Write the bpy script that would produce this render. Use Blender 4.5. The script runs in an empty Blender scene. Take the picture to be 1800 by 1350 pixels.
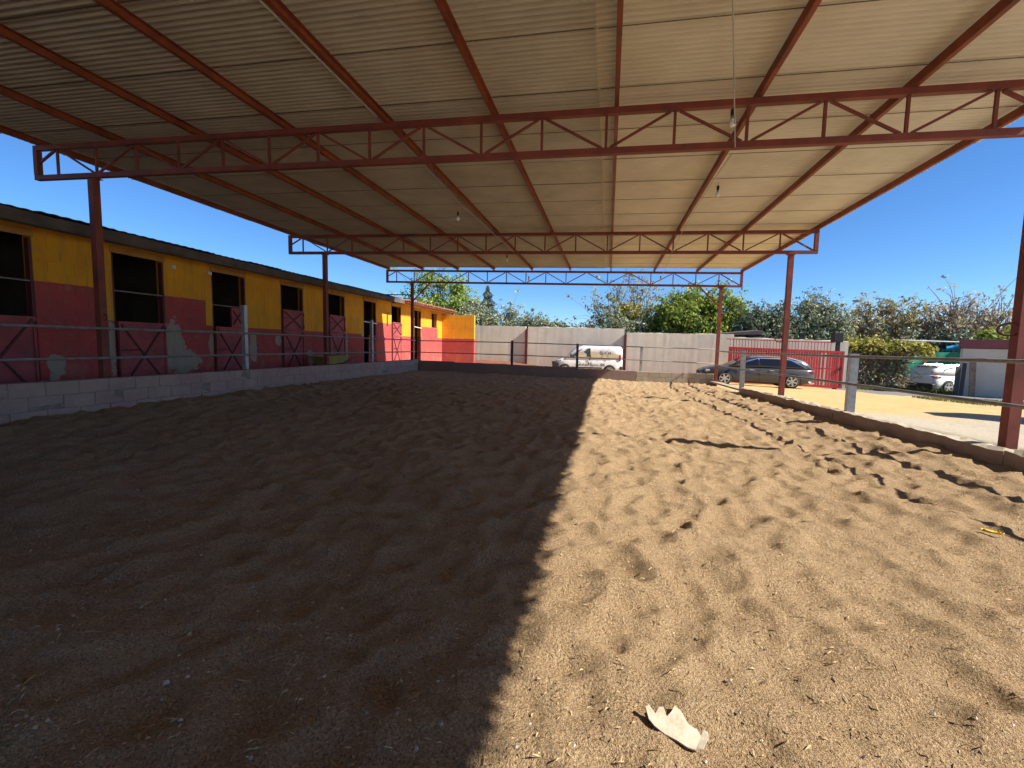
import bpy, bmesh, math, random
import numpy as np
from mathutils import Vector, Matrix
rad = math.radians
scene = bpy.context.scene
COL = scene.collection
random.seed(7)

# ------------------------------------------------------------------ camera
# world: X across the arena (right), Y along it (away), Z up; the lens is the origin
YAW, PITCH, ROLL, FPX = -12.02, -4.93, 1.16, 785.0
cam_d = bpy.data.cameras.new('camera'); cam = bpy.data.objects.new('camera', cam_d); COL.objects.link(cam)
cam_d.sensor_fit = 'HORIZONTAL'; cam_d.sensor_width = 36.0; cam_d.lens = FPX / 1800 * 36.0
cam_d.clip_start = 0.05; cam_d.clip_end = 2000
_y, _p, _r = rad(YAW), rad(PITCH), rad(ROLL)
fw = Vector((math.sin(_y) * math.cos(_p), math.cos(_y) * math.cos(_p), math.sin(_p)))
rt = Vector((math.cos(_y), -math.sin(_y), 0)); up = rt.cross(fw)
rt2 = math.cos(_r) * rt + math.sin(_r) * up; up2 = -math.sin(_r) * rt + math.cos(_r) * up
cam.matrix_world = Matrix(((rt2.x, up2.x, -fw.x, 0), (rt2.y, up2.y, -fw.y, 0), (rt2.z, up2.z, -fw.z, 0), (0, 0, 0, 1)))
scene.camera = cam

# ------------------------------------------------------------------ sky, sun, exposure
SUN = Vector((1.25, -0.17, 1.0)).normalized()          # towards the sun
EL = math.asin(SUN.z); AZ = math.atan2(SUN.x, SUN.y)
world = bpy.data.worlds.new('World'); scene.world = world; world.use_nodes = True
wn = world.node_tree.nodes; wl = world.node_tree.links; wn.clear()
sky = wn.new('ShaderNodeTexSky'); sky.sky_type = 'NISHITA'; sky.sun_disc = False
sky.sun_elevation = EL; sky.sun_rotation = AZ
sky.altitude = 2500; sky.air_density = 1.0; sky.dust_density = 0.03; sky.ozone_density = 7.0
bg = wn.new('ShaderNodeBackground'); bg.inputs[1].default_value = 0.084
wo = wn.new('ShaderNodeOutputWorld'); hs_ = wn.new('ShaderNodeHueSaturation'); hs_.inputs['Saturation'].default_value = 1.10
wl.new(sky.outputs[0], hs_.inputs['Color']); wl.new(hs_.outputs[0], bg.inputs[0]); wl.new(bg.outputs[0], wo.inputs[0])
sun_d = bpy.data.lights.new('sun', 'SUN'); sun_d.energy = 5.0; sun_d.angle = rad(0.5); sun_d.color = (1.0, 0.93, 0.82)
sun = bpy.data.objects.new('sun', sun_d); COL.objects.link(sun)
sun.rotation_euler = (-SUN).to_track_quat('-Z', 'Y').to_euler()
scene.view_settings.view_transform = 'Standard'; scene.view_settings.look = 'None'
scene.view_settings.exposure = 1.08; scene.view_settings.gamma = 1.0; scene.view_settings.use_curve_mapping = False
scene.cycles.use_denoising = True; scene.cycles.max_bounces = 8; scene.cycles.diffuse_bounces = 5; scene.cycles.adaptive_threshold = 0.02
scene.cycles.sample_clamp_indirect = 8.0

# ------------------------------------------------------------------ helpers
class MB:
    def __init__(s): s.v = []; s.f = []
    def add(s, vs, fs):
        o = len(s.v); s.v += [tuple(p) for p in vs]; s.f += [tuple(i + o for i in f) for f in fs]; return s
    def box(s, c, d, rz=0.0):
        x, y, z = d[0] / 2, d[1] / 2, d[2] / 2
        ca, sa = math.cos(rz), math.sin(rz)
        vs = []
        for i, j, k in ((-1,-1,-1),(1,-1,-1),(1,1,-1),(-1,1,-1),(-1,-1,1),(1,-1,1),(1,1,1),(-1,1,1)):
            px, py = i * x, j * y
            vs.append((c[0] + px * ca - py * sa, c[1] + px * sa + py * ca, c[2] + k * z))
        return s.add(vs, ((0,3,2,1),(4,5,6,7),(0,1,5,4),(1,2,6,5),(2,3,7,6),(3,0,4,7)))
    def beam(s, a, b, w, h=None, upv=(0, 0, 1)):
        h = h or w; a = Vector(a); b = Vector(b); d = (b - a).normalized(); u = Vector(upv)
        if abs(d.dot(u)) > 0.98: u = Vector((1, 0, 0))
        r = d.cross(u).normalized(); u = r.cross(d).normalized()
        vs = []
        for p in (a, b):
            for i, j in ((-1,-1),(1,-1),(1,1),(-1,1)): vs.append(p + r * (i * w / 2) + u * (j * h / 2))
        return s.add(vs, ((0,1,2,3),(7,6,5,4),(0,4,5,1),(1,5,6,2),(2,6,7,3),(3,7,4,0)))
    def path(s, pts, rr, n=6, cap=True):
        pts = [Vector(p) for p in pts]
        if not hasattr(rr, '__len__'): rr = [rr] * len(pts)
        vs = []; fs = []; u = None
        for i, p in enumerate(pts):
            d = (pts[min(i + 1, len(pts) - 1)] - pts[max(i - 1, 0)]).normalized()
            if u is None:
                u = Vector((0, 0, 1)) if abs(d.z) < .9 else Vector((1, 0, 0))
            r = d.cross(u).normalized(); u = r.cross(d).normalized()
            for k in range(n):
                a = 2 * math.pi * k / n
                vs.append(p + (r * math.cos(a) + u * math.sin(a)) * rr[i])
        for i in range(len(pts) - 1):
            for k in range(n):
                fs.append((i * n + k, i * n + (k + 1) % n, (i + 1) * n + (k + 1) % n, (i + 1) * n + k))
        if cap:
            fs.append(tuple(range(n))[::-1]); fs.append(tuple((len(pts) - 1) * n + k for k in range(n)))
        return s.add(vs, fs)
    def lathe(s, c, prof, n=16, axis='Z'):
        # prof: (radius, along) pairs
        vs = []; fs = []
        for r, t in prof:
            for k in range(n):
                a = 2 * math.pi * k / n; p, q = r * math.cos(a), r * math.sin(a)
                if axis == 'Z': vs.append((c[0] + p, c[1] + q, c[2] + t))
                elif axis == 'Y': vs.append((c[0] + p, c[1] + t, c[2] + q))
                else: vs.append((c[0] + t, c[1] + p, c[2] + q))
        for i in range(len(prof) - 1):
            for k in range(n): fs.append((i * n + k, i * n + (k + 1) % n, (i + 1) * n + (k + 1) % n, (i + 1) * n + k))
        fs.append(tuple(range(n))[::-1]); fs.append(tuple((len(prof) - 1) * n + k for k in range(n)))
        return s.add(vs, fs)
    def mesh(s, name, smooth=False, fix=True):
        me = bpy.data.meshes.new(name); me.from_pydata(s.v, [], s.f)
        if fix:
            bm = bmesh.new(); bm.from_mesh(me); bmesh.ops.recalc_face_normals(bm, faces=bm.faces); bm.to_mesh(me); bm.free()
        if smooth: me.polygons.foreach_set('use_smooth', [True] * len(me.polygons))
        me.update(); return me
    def build(s, name, m, parent=None, smooth=False, bevel=0.0, fix=True):
        me = s.mesh(name, smooth, fix)
        if bevel:
            bm = bmesh.new(); bm.from_mesh(me)
            bmesh.ops.bevel(bm, geom=bm.edges[:], offset=bevel, segments=1, affect='EDGES', clamp_overlap=True)
            bm.to_mesh(me); bm.free()
        me.materials.append(m); return link(name, me, parent)

def link(name, me, parent=None, loc=None):
    o = bpy.data.objects.new(name, me); COL.objects.link(o)
    if parent is not None: o.parent = parent
    if loc is not None: o.location = loc
    return o
def thing(name, label, cat, group=None, loc=(0, 0, 0), rz=0.0):
    o = bpy.data.objects.new(name, None); COL.objects.link(o); o.location = loc; o.rotation_euler = (0, 0, rz)
    return tag(o, label, cat, group)
def tag(o, label, cat, group=None, kind=None):
    o['label'] = label; o['category'] = cat
    if group: o['group'] = group
    o['kind'] = kind or 'thing'
    return o

# ---- node DSL
class G:
    def __init__(s, name):
        s.m = bpy.data.materials.new(name); s.m.use_nodes = True; s.t = s.m.node_tree; s.n = s.t.nodes
        s.b = s.n['Principled BSDF']; s.pos = None
    def put(s, sock, v):
        if hasattr(v, 'node'): s.t.links.new(v, sock)
        else: sock.default_value = v
    def P(s):
        if s.pos is None: s.pos = s.n.new('ShaderNodeNewGeometry').outputs['Position']
        return s.pos
    def xyz(s):
        q = s.n.new('ShaderNodeSeparateXYZ'); s.put(q.inputs[0], s.P()); return q.outputs
    def math(s, op, a, b=0.0, c=None, clamp=False):
        q = s.n.new('ShaderNodeMath'); q.operation = op; q.use_clamp = clamp
        s.put(q.inputs[0], a); s.put(q.inputs[1], b)
        if c is not None: s.put(q.inputs[2], c)
        return q.outputs[0]
    def noise(s, scale, detail=3.0, rough=0.55, vec=None, out=0):
        q = s.n.new('ShaderNodeTexNoise'); q.inputs['Scale'].default_value = scale; q.inputs['Detail'].default_value = detail
        q.inputs['Roughness'].default_value = rough; s.put(q.inputs['Vector'], vec if vec is not None else s.P()); return q.outputs[out]
    def ramp(s, v, lo, hi):
        q = s.n.new('ShaderNodeMapRange'); q.clamp = True; s.put(q.inputs[0], v)
        q.inputs[1].default_value = lo; q.inputs[2].default_value = hi; return q.outputs[0]
    def mix(s, f, a, b, mode='MIX'):
        q = s.n.new('ShaderNodeMix'); q.data_type = 'RGBA'; q.blend_type = mode
        s.put(q.inputs[0], f)
        for sock, v in ((q.inputs[6], a), (q.inputs[7], b)):
            s.put(sock, v if hasattr(v, 'node') else (*v, 1.0) if len(v) == 3 else v)
        return q.outputs[2]
    def bump(s, h, strength=0.3, dist=0.01):
        q = s.n.new('ShaderNodeBump'); q.inputs['Strength'].default_value = strength; q.inputs['Distance'].default_value = dist
        s.put(q.inputs['Height'], h); s.t.links.new(q.outputs[0], s.b.inputs['Normal'])
    def done(s, col, rough=0.7, metal=0.0, spec=0.3):
        s.put(s.b.inputs['Base Color'], col if hasattr(col, 'node') else (*col, 1.0))
        s.put(s.b.inputs['Roughness'], rough); s.b.inputs['Metallic'].default_value = metal
        s.b.inputs['Specular IOR Level'].default_value = spec
        return s.m
def simple(name, c1, c2=None, scale=6.0, rough=0.7, metal=0.0, bump=0.0, bscale=60.0, spec=0.3, lo=0.35, hi=0.65, bdist=0.004):
    g = G(name); col = c1
    if c2 is not None: col = g.mix(g.ramp(g.noise(scale, 5.0, 0.6), lo, hi), c1, c2)
    if bump: g.bump(g.noise(bscale, 4.0, 0.6), bump, bdist)
    return g.done(col, rough, metal, spec)

M = {}
M['steel_red'] = simple('red_oxide_paint', (.24, .056, .038), (.125, .034, .026), 3.5, .6, 0, .25, 70, lo=.3, hi=.7)
M['steel_purlin'] = simple('orange_oxide_paint', (.27, .066, .028), (.15, .042, .024), 3, .6, 0, .15, 90)
M['galv'] = simple('galvanised_steel', (.46, .48, .48), (.34, .36, .37), 14, .45, .55, .05, 60)
M['rail'] = simple('weathered_tube', (.26, .25, .24), (.17, .155, .14), 7, .6, .1, .1, 80)
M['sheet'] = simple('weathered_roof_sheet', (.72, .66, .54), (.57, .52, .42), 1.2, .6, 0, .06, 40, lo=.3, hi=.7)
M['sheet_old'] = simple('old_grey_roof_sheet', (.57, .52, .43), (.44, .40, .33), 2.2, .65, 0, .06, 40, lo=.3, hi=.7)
M['cable'] = simple('grey_cable', (.42, .40, .37), (.3, .28, .25), 9, .7)
M['black'] = simple('black_plastic', (.018, .018, .02), (.03, .03, .03), 20, .5)
M['bulb'] = simple('milky_glass', (.75, .73, .68), (.66, .64, .6), 20, .2, spec=.5)
M['brass'] = simple('dull_socket', (.30, .29, .27), (.2, .19, .18), 30, .4, .6)
M['concrete'] = simple('grey_concrete', (.36, .34, .31), (.25, .235, .215), 3, .9, 0, .5, 45)
M['white_metal'] = simple('white_pipe', (.72, .72, .70), (.6, .6, .58), 8, .5)
M['wood'] = simple('weathered_plank', (.44, .37, .27), (.30, .25, .18), 5, .8, 0, .3, 50)

def mat_block():
    g = G('concrete_block'); x = g.xyz()
    base = g.mix(g.ramp(g.noise(2.2, 6, .65), .3, .7), (.43, .315, .255), (.30, .22, .18))
    pink = g.mix(g.math('MULTIPLY', g.ramp(g.noise(.9, 4, .6), .42, .62), .75), base, (.35, .21, .20))
    speck = g.mix(g.ramp(g.noise(60, 3, .6), .58, .7), pink, (.44, .37, .32))
    g.bump(g.noise(85, 6, .7), .55, .006)
    return g.done(speck, .95, 0, .15)
M['block'] = mat_block()
M['block_pale'] = simple('pale_concrete_block', (.45, .39, .29), (.34, .295, .22), 3, .95, 0, .5, 80, .15)
M['mortar'] = simple('mortar', (.30, .235, .20), (.20, .155, .13), 9, .95, 0, .5, 70, .1)
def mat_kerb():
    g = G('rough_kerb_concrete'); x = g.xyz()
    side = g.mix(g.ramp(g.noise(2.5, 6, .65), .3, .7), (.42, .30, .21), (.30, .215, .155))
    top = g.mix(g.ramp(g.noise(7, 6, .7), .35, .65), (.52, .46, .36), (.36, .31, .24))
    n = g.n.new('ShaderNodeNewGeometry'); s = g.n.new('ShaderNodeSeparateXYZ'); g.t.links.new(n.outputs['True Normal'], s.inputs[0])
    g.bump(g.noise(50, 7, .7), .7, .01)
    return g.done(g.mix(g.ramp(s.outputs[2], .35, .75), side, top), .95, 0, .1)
M['kerb'] = mat_kerb()
def mat_plaster(name, a, b, c):
    g = G(name)
    col = g.mix(g.ramp(g.noise(1.1, 6, .65), .3, .7), a, b)
    sx = g.n.new('ShaderNodeMapping'); g.put(sx.inputs[0], g.P()); sx.inputs['Scale'].default_value = (3.0, 3.0, .35)
    col = g.mix(g.math('MULTIPLY', g.ramp(g.noise(1.4, 5, .6, sx.outputs[0]), .5, .85), .22), col, c)
    g.bump(g.noise(30, 6, .65), .35, .006)
    return g.done(col, .92, 0, .15)
M['grey_render'] = mat_plaster('grey_render', (.68, .62, .50), (.57, .52, .42), (.48, .44, .36))
M['dark_render'] = mat_plaster('stained_render', (.27, .19, .17), (.19, .15, .135), (.14, .12, .11))
M['maroon_render'] = mat_plaster('maroon_render', (.26, .09, .10), (.20, .075, .085), (.16, .07, .075))

PATCH = [(8.30, .05, .20, .36), (8.50, -.50, .46, .30), (8.36, -.25, .26, .3), (7.02, -.15, .06, .55), (9.28, -.1, .07, .3), (6.08, -.55, .13, .22),
         (10.62, -.2, .12, .42), (11.58, .0, .11, .16), (15.15, -.35, .07, .65), (13.05, -.55, .12, .3)]
def mat_stable():
    g = G('stable_paint'); x, y, z = g.xyz()
    def rng(v, a, b): return g.math('MULTIPLY', g.math('GREATER_THAN', v, a), g.math('LESS_THAN', v, b))
    wob = g.math('MULTIPLY', g.math('SUBTRACT', g.noise(9, 2), .5), .03)
    zz = g.math('ADD', z, wob); yy = g.math('ADD', y, wob)
    red = g.math('LESS_THAN', zz, .335)
    front = g.math('LESS_THAN', x, -9.5)
    for a, b, h in ((2.0, 6.86, .94), (8.1, 9.16, .94), (17.3, 19.7, .86), (22.0, 24.30, .88)):
        q = g.math('MULTIPLY', g.math('MULTIPLY', rng(yy, a, b), g.math('LESS_THAN', zz, h)), front)
        red = g.math('MAXIMUM', red, q)
    yel = g.mix(g.ramp(g.noise(1.6, 5, .6), .3, .7), (.74, .345, .022), (.58, .26, .022))
    rd = g.mix(g.ramp(g.noise(1.8, 6, .65), .3, .72), (.43, .076, .072), (.30, .058, .060))
    low = g.mix(g.math('MULTIPLY', g.ramp(g.noise(2.6, 6, .7), .5, .72), g.ramp(z, -.2, -.8)), rd, (.36, .20, .15))
    col = g.mix(red, yel, low)
    m = None
    for (yc, zc, ry, rz) in PATCH:
        d = g.math('ADD', g.math('POWER', g.math('ABSOLUTE', g.math('DIVIDE', g.math('SUBTRACT', y, yc), ry)), 2.0),
                   g.math('POWER', g.math('ABSOLUTE', g.math('DIVIDE', g.math('SUBTRACT', z, zc), rz)), 2.0))
        m = d if m is None else g.math('MINIMUM', m, d)
    m = g.math('ADD', m, g.math('MULTIPLY', g.math('SUBTRACT', g.noise(6, 7, .75), .5), 5.0))
    m = g.math('MULTIPLY', g.math('LESS_THAN', m, 1.0), front)
    col = g.mix(m, col, g.mix(g.noise(14, 4), (.36, .33, .26), (.27, .245, .19)))
    stv = g.n.new('ShaderNodeMapping'); g.put(stv.inputs[0], g.P()); stv.inputs['Scale'].default_value = (6.0, 6.0, .5)
    col = g.mix(g.math('MULTIPLY', g.ramp(g.noise(1.6, 6, .7, stv.outputs[0]), .50, .72), .45), col, (.22, .13, .07))
    scuff = g.math('MULTIPLY', g.ramp(g.noise(5, 7, .75), .56, .70), .5)
    col = g.mix(scuff, col, (.40, .25, .17))
    g.bump(g.noise(40, 6, .65), .35, .006)
    return g.done(col, .85, 0, .2)
M['stable'] = mat_stable()
M['door_red'] = simple('door_red_paint', (.38, .080, .085), (.24, .055, .060), 2.5, .6, 0, .12, 30)
M['door_dark'] = simple('dark_red_frame', (.12, .022, .028), (.085, .02, .024), 5, .55)
M['lintel'] = simple('ochre_lintel', (.46, .22, .05), (.34, .16, .04), 4, .85, 0, .3, 50)
M['interior'] = simple('stall_interior', (.16, .13, .10), (.10, .085, .07), 2, .95)
M['fibre'] = simple('fibre_cement', (.13, .105, .095), (.075, .062, .058), 3, .9, 0, .3, 40)
M['tile'] = simple('clay_tile', (.50, .24, .16), (.38, .18, .13), 6, .9, 0, .3, 60)
M['gate'] = simple('gate_red', (.50, .040, .038), (.40, .032, .034), 4, .45, 0, .05, 30, .4)
M['tarp'] = simple('green_tarp', (.02, .24, .15), (.015, .18, .115), 5, .5, 0, .3, 12, bdist=.02)
M['blue_tarp'] = simple('blue_tarp', (.03, .30, .50), (.02, .22, .40), 6, .5)
M['paper'] = simple('torn_cardboard', (.52, .46, .36), (.38, .32, .24), 30, .85, 0, .4, 120)
M['peel'] = simple('yellow_leaf', (.75, .50, .07), (.66, .42, .06), 40, .6)
M['barrow'] = simple('barrow_ochre', (.42, .34, .09), (.30, .25, .08), 8, .5)
M['tyre'] = simple('tyre_rubber', (.022, .021, .02), (.04, .036, .032), 14, .85)
M['glass'] = simple('tinted_glass', (.010, .012, .016), None, rough=.06, spec=.6)
M['glass_clear'] = simple('cab_glass', (.045, .065, .065), (.07, .10, .095), 3, .05, spec=.6)
def carpaint(name, c, rough=.3, coat=.35):
    m = simple(name, c, tuple(v * .93 for v in c), 1.5, rough, 0, spec=.5); m.node_tree.nodes['Principled BSDF'].inputs['Coat Weight'].default_value = coat
    m.node_tree.nodes['Principled BSDF'].inputs['Coat Roughness'].default_value = .06; return m
M['white_paint'] = carpaint('white_car_paint', (.80, .80, .81), .45, .15)
M['grey_paint'] = carpaint('dark_grey_car_paint', (.050, .047, .046), .32)
M['alloy'] = simple('alloy_rim', (.55, .53, .52), (.45, .43, .41), 10, .3, .7)
M['trim'] = simple('dark_trim', (.035, .035, .037), (.05, .05, .05), 9, .55)
M['chrome'] = simple('bright_trim', (.75, .76, .78), None, rough=.2, metal=.9)
M['taillamp'] = simple('red_lamp_lens', (.40, .015, .02), (.3, .012, .016), 9, .15, spec=.6)
M['lampglass'] = simple('head_lamp_lens', (.30, .33, .36), (.2, .22, .24), 20, .08, spec=.6)
M['ink'] = simple('dark_lettering', (.05, .045, .045), (.07, .06, .06), 9, .5)
M['plate'] = simple('number_plate', (.62, .62, .60), (.5, .5, .5), 20, .5)
M['bark'] = simple('bark', (.15, .115, .085), (.09, .07, .055), 9, .95, 0, .5, 40)
M['twig'] = simple('dry_twig', (.32, .235, .155), (.20, .145, .095), 6, .95)
def mat_leaf(name, a, b, c, trans=.35):
    g = G(name); at = g.n.new('ShaderNodeAttribute'); at.attribute_name = 'tone'
    f = at.outputs['Fac']
    col = g.mix(g.ramp(f, 0, .55), a, b); col = g.mix(g.ramp(f, .72, 1.0), col, c)
    m = g.done(col, .6, 0, .25)
    tr = g.n.new('ShaderNodeBsdfTranslucent'); g.t.links.new(col, tr.inputs[0])
    mx = g.n.new('ShaderNodeMixShader'); mx.inputs[0].default_value = trans
    out = [n for n in g.n if n.type == 'OUTPUT_MATERIAL'][0]
    g.t.links.new(g.b.outputs[0], mx.inputs[1]); g.t.links.new(tr.outputs[0], mx.inputs[2]); g.t.links.new(mx.outputs[0], out.inputs[0])
    return m
M['leaf_fresh'] = mat_leaf('fresh_green_leaf', (0.16, 0.25, 0.04), (0.28, 0.37, 0.075), (0.46, 0.48, 0.17))
M['leaf_olive'] = mat_leaf('olive_leaf', (0.17, 0.20, 0.115), (0.30, 0.33, 0.205), (0.48, 0.50, 0.36), .2)
M['leaf_conifer'] = mat_leaf('conifer_needle', (0.07, 0.1, 0.07), (0.13, 0.165, 0.12), (0.22, 0.25, 0.19), .15)
M['leaf_dense'] = mat_leaf('green_leaf', (0.13, 0.20, 0.03), (0.25, 0.32, 0.045), (0.54, 0.47, 0.075))
M['leaf_dark'] = mat_leaf('dark_olive_leaf', (0.11, 0.14, 0.085), (0.20, 0.235, 0.145), (0.34, 0.36, 0.25), .2)
M['leaf_gold'] = mat_leaf('yellowing_leaf', (0.22, 0.24, 0.05), (0.38, 0.35, 0.07), (0.62, 0.48, 0.08))
M['leaf_rust'] = mat_leaf('rusty_autumn_leaf', (0.22, 0.22, 0.1), (0.36, 0.32, 0.15), (0.48, 0.36, 0.17))
M['leaf_pale'] = mat_leaf('dry_pinkish_leaf', (0.27, 0.26, 0.17), (0.42, 0.37, 0.27), (0.52, 0.44, 0.34))
M['leaf_spray'] = mat_leaf('sparse_spray_leaf', (.20, .21, .10), (.33, .32, .17), (.55, .42, .14))
M['grass'] = mat_leaf('grass_blade', (.08, .12, .03), (.16, .19, .05), (.33, .29, .12), .2)

# ------------------------------------------------------------------ terrain heights (numpy)
_rs = np.random.RandomState(11)
_NG = [_rs.rand(64, 64) for _ in range(8)]
def vnoise(x, y, k=0):
    g = _NG[k % 8]; xi = np.floor(x).astype(int); yi = np.floor(y).astype(int); fx = x - xi; fy = y - yi
    fx = fx * fx * (3 - 2 * fx); fy = fy * fy * (3 - 2 * fy)
    a = g[yi % 64, xi % 64]; b = g[yi % 64, (xi + 1) % 64]; c = g[(yi + 1) % 64, xi % 64]; d = g[(yi + 1) % 64, (xi + 1) % 64]
    return (a * (1 - fx) + b * fx) * (1 - fy) + (c * (1 - fx) + d * fx) * fy - .5
def sstep(a, b, v):
    t = np.clip((v - a) / (b - a), 0, 1); return t * t * (3 - 2 * t)
XL, YB = -7.74, 17.5                                   # inner faces of the low walls
def xr(y): return 3.90 - np.clip((y - 5.0) / 8.5, -1.3, 1.5) * 0.28
def sand_z(x, y):
    L = -1.12; Rr = -1.10 - .0145 * np.clip(y - 5, -3, 13)
    t = np.clip((x - XL) / (3.9 - XL), 0, 1)
    z = L + (Rr - L) * t
    dw = np.minimum(np.minimum(x - XL, xr(y) - x), (YB - y) * 1.2)
    return z - .10 * sstep(.1, 1.5, dw)
def ground_z(x, y):
    plane = -.668 - .0233 * x - .0376 * np.clip(y, -20, 34)
    left = -1.08 - .012 * np.clip(y - 18, 0, 12)
    w = sstep(-8.2, -1.0, x)
    z = left * (1 - w) + plane * w
    bank = sstep(27.9, 28.6, y) * (1 - sstep(9.0, 10.5, x)) * .2
    return z + bank

# ------------------------------------------------------------------ yard ground
def mat_ground():
    g = G('yard_ground'); x, y, z = g.xyz()
    grav = g.mix(g.ramp(g.noise(28, 6, .7), .35, .68), (.50, .44, .34), (.33, .285, .22))
    soil = g.mix(g.ramp(g.noise(1.2, 6, .65), .3, .7), (.59, .42, .195), (.49, .335, .145))
    soil = g.mix(g.ramp(g.noise(9, 5, .7), .52, .72), soil, (.43, .28, .12))
    wob = g.math('MULTIPLY', g.math('SUBTRACT', g.noise(.55, 4, .6), .5), 4.5)
    f = g.ramp(g.math('ADD', g.math('ADD', y, wob), g.math('MULTIPLY', x, -.35)), 7.0, 8.6)
    col = g.mix(f, grav, soil)
    bed = g.mix(g.ramp(g.noise(3, 5, .65), .3, .7), (.26, .10, .055), (.19, .085, .05))
    col = g.mix(g.math('MULTIPLY', g.math('GREATER_THAN', g.math('ADD', y, g.math('MULTIPLY', wob, .1)), 26.9), g.math('LESS_THAN', x, 6.0)), col, bed)
    far = g.mix(g.ramp(g.noise(.4, 5, .65), .35, .65), (.20, .17, .075), (.12, .13, .045))
    col = g.mix(g.math('GREATER_THAN', y, 29.2), col, far)
    road = g.mix(g.ramp(g.noise(40, 4, .7), .3, .7), (.24, .225, .205), (.17, .16, .15))
    rm = g.math('MULTIPLY', g.math('GREATER_THAN', g.math('ADD', x, g.math('MULTIPLY', wob, .15)), 11.5), g.math('GREATER_THAN', g.math('ADD', g.math('ADD', y, wob), g.math('MULTIPLY', x, -.1)), 20.5))
    col = g.mix(rm, col, road)
    g.bump(g.math('ADD', g.noise(45, 6, .7), g.math('MULTIPLY', g.noise(5, 4), 2.0)), .6, .02)
    return g.done(col, .95, 0, .1)
M['ground'] = mat_ground()
def build_ground():
    us = np.concatenate([[-300, -150, -80, -40, -25, -18, -14], np.arange(-12, -7.9, .5), [-7.86, -7.80], np.linspace(-6.5, 3.0, 7), [3.84, 3.94], np.arange(4.4, 24, .4), [26, 30, 36, 45, 60, 100, 180, 300]])
    vs_ = np.concatenate([[-200, -80, -40, -20, -12, -7, -6.2], np.arange(-5, 17.4, .5), [17.56, 17.64], np.arange(18.2, 32, .4), [34, 38, 45, 60, 90, 150, 300, 600]])
    U, V = np.meshgrid(us, vs_)
    side = (U > 3.5)
    Xw = np.where(side, U + (xr(V) - 3.8) * np.exp(-np.clip(U - 3.94, 0, 50) / 6.0), U)
    Z = ground_z(Xw, V)
    Z = Z + vnoise(Xw * .9, V * .9, 1) * .05 + vnoise(Xw * 2.3, V * 2.3, 2) * .025
    inside = (U > -7.83) & (U < 3.9) & (V < 17.6) & (V > -6.6)
    Z = np.where(inside, -1.75, Z)
    near_wall = ((U >= 3.9) & (U < 4.8)) & (V < 14.5)
    Z = np.where(near_wall, np.minimum(Z, -.975 - .012 * np.clip(V - 5, 0, 20)), Z)
    n, m = Z.shape
    verts = np.stack([Xw, V, Z], -1).reshape(-1, 3).tolist()
    faces = [(i * m + j, i * m + j + 1, (i + 1) * m + j + 1, (i + 1) * m + j) for i in range(n - 1) for j in range(m - 1)]
    b = MB(); b.v = verts; b.f = faces
    o = b.build('ground', M['ground'], smooth=True, fix=False); o['kind'] = 'structure'
    return o
build_ground()

# ------------------------------------------------------------------ arena sand
def mat_sand():
    g = G('arena_sand')
    big = g.mix(g.ramp(g.noise(1.3, 5, .6), .3, .7), (.50, .345, .20), (.41, .275, .155))
    fib = g.noise(115, 3, .65); grain = g.noise(260, 3, .7); mid = g.noise(38, 5, .7)
    col = g.mix(g.math('MULTIPLY', g.ramp(mid, .48, .66), .6), big, (.29, .18, .09))
    col = g.mix(g.math('MULTIPLY', g.ramp(fib, .53, .64), .75), col, (.66, .50, .29))
    col = g.mix(g.math('MULTIPLY', g.ramp(fib, .46, .36), .8), col, (.19, .11, .055))
    col = g.mix(g.math('MULTIPLY', g.ramp(grain, .56, .68), .7), col, (.74, .60, .40))
    col = g.mix(g.math('MULTIPLY', g.ramp(grain, .44, .33), .7), col, (.14, .08, .04))
    h = g.math('ADD', g.math('MULTIPLY', fib, 1.3), g.math('MULTIPLY', grain, .6))
    h = g.math('ADD', h, g.math('MULTIPLY', mid, 1.5))
    g.bump(h, 1.0, .020)
    return g.done(col, .97, 0, .08)
M['sand'] = mat_sand()
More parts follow.
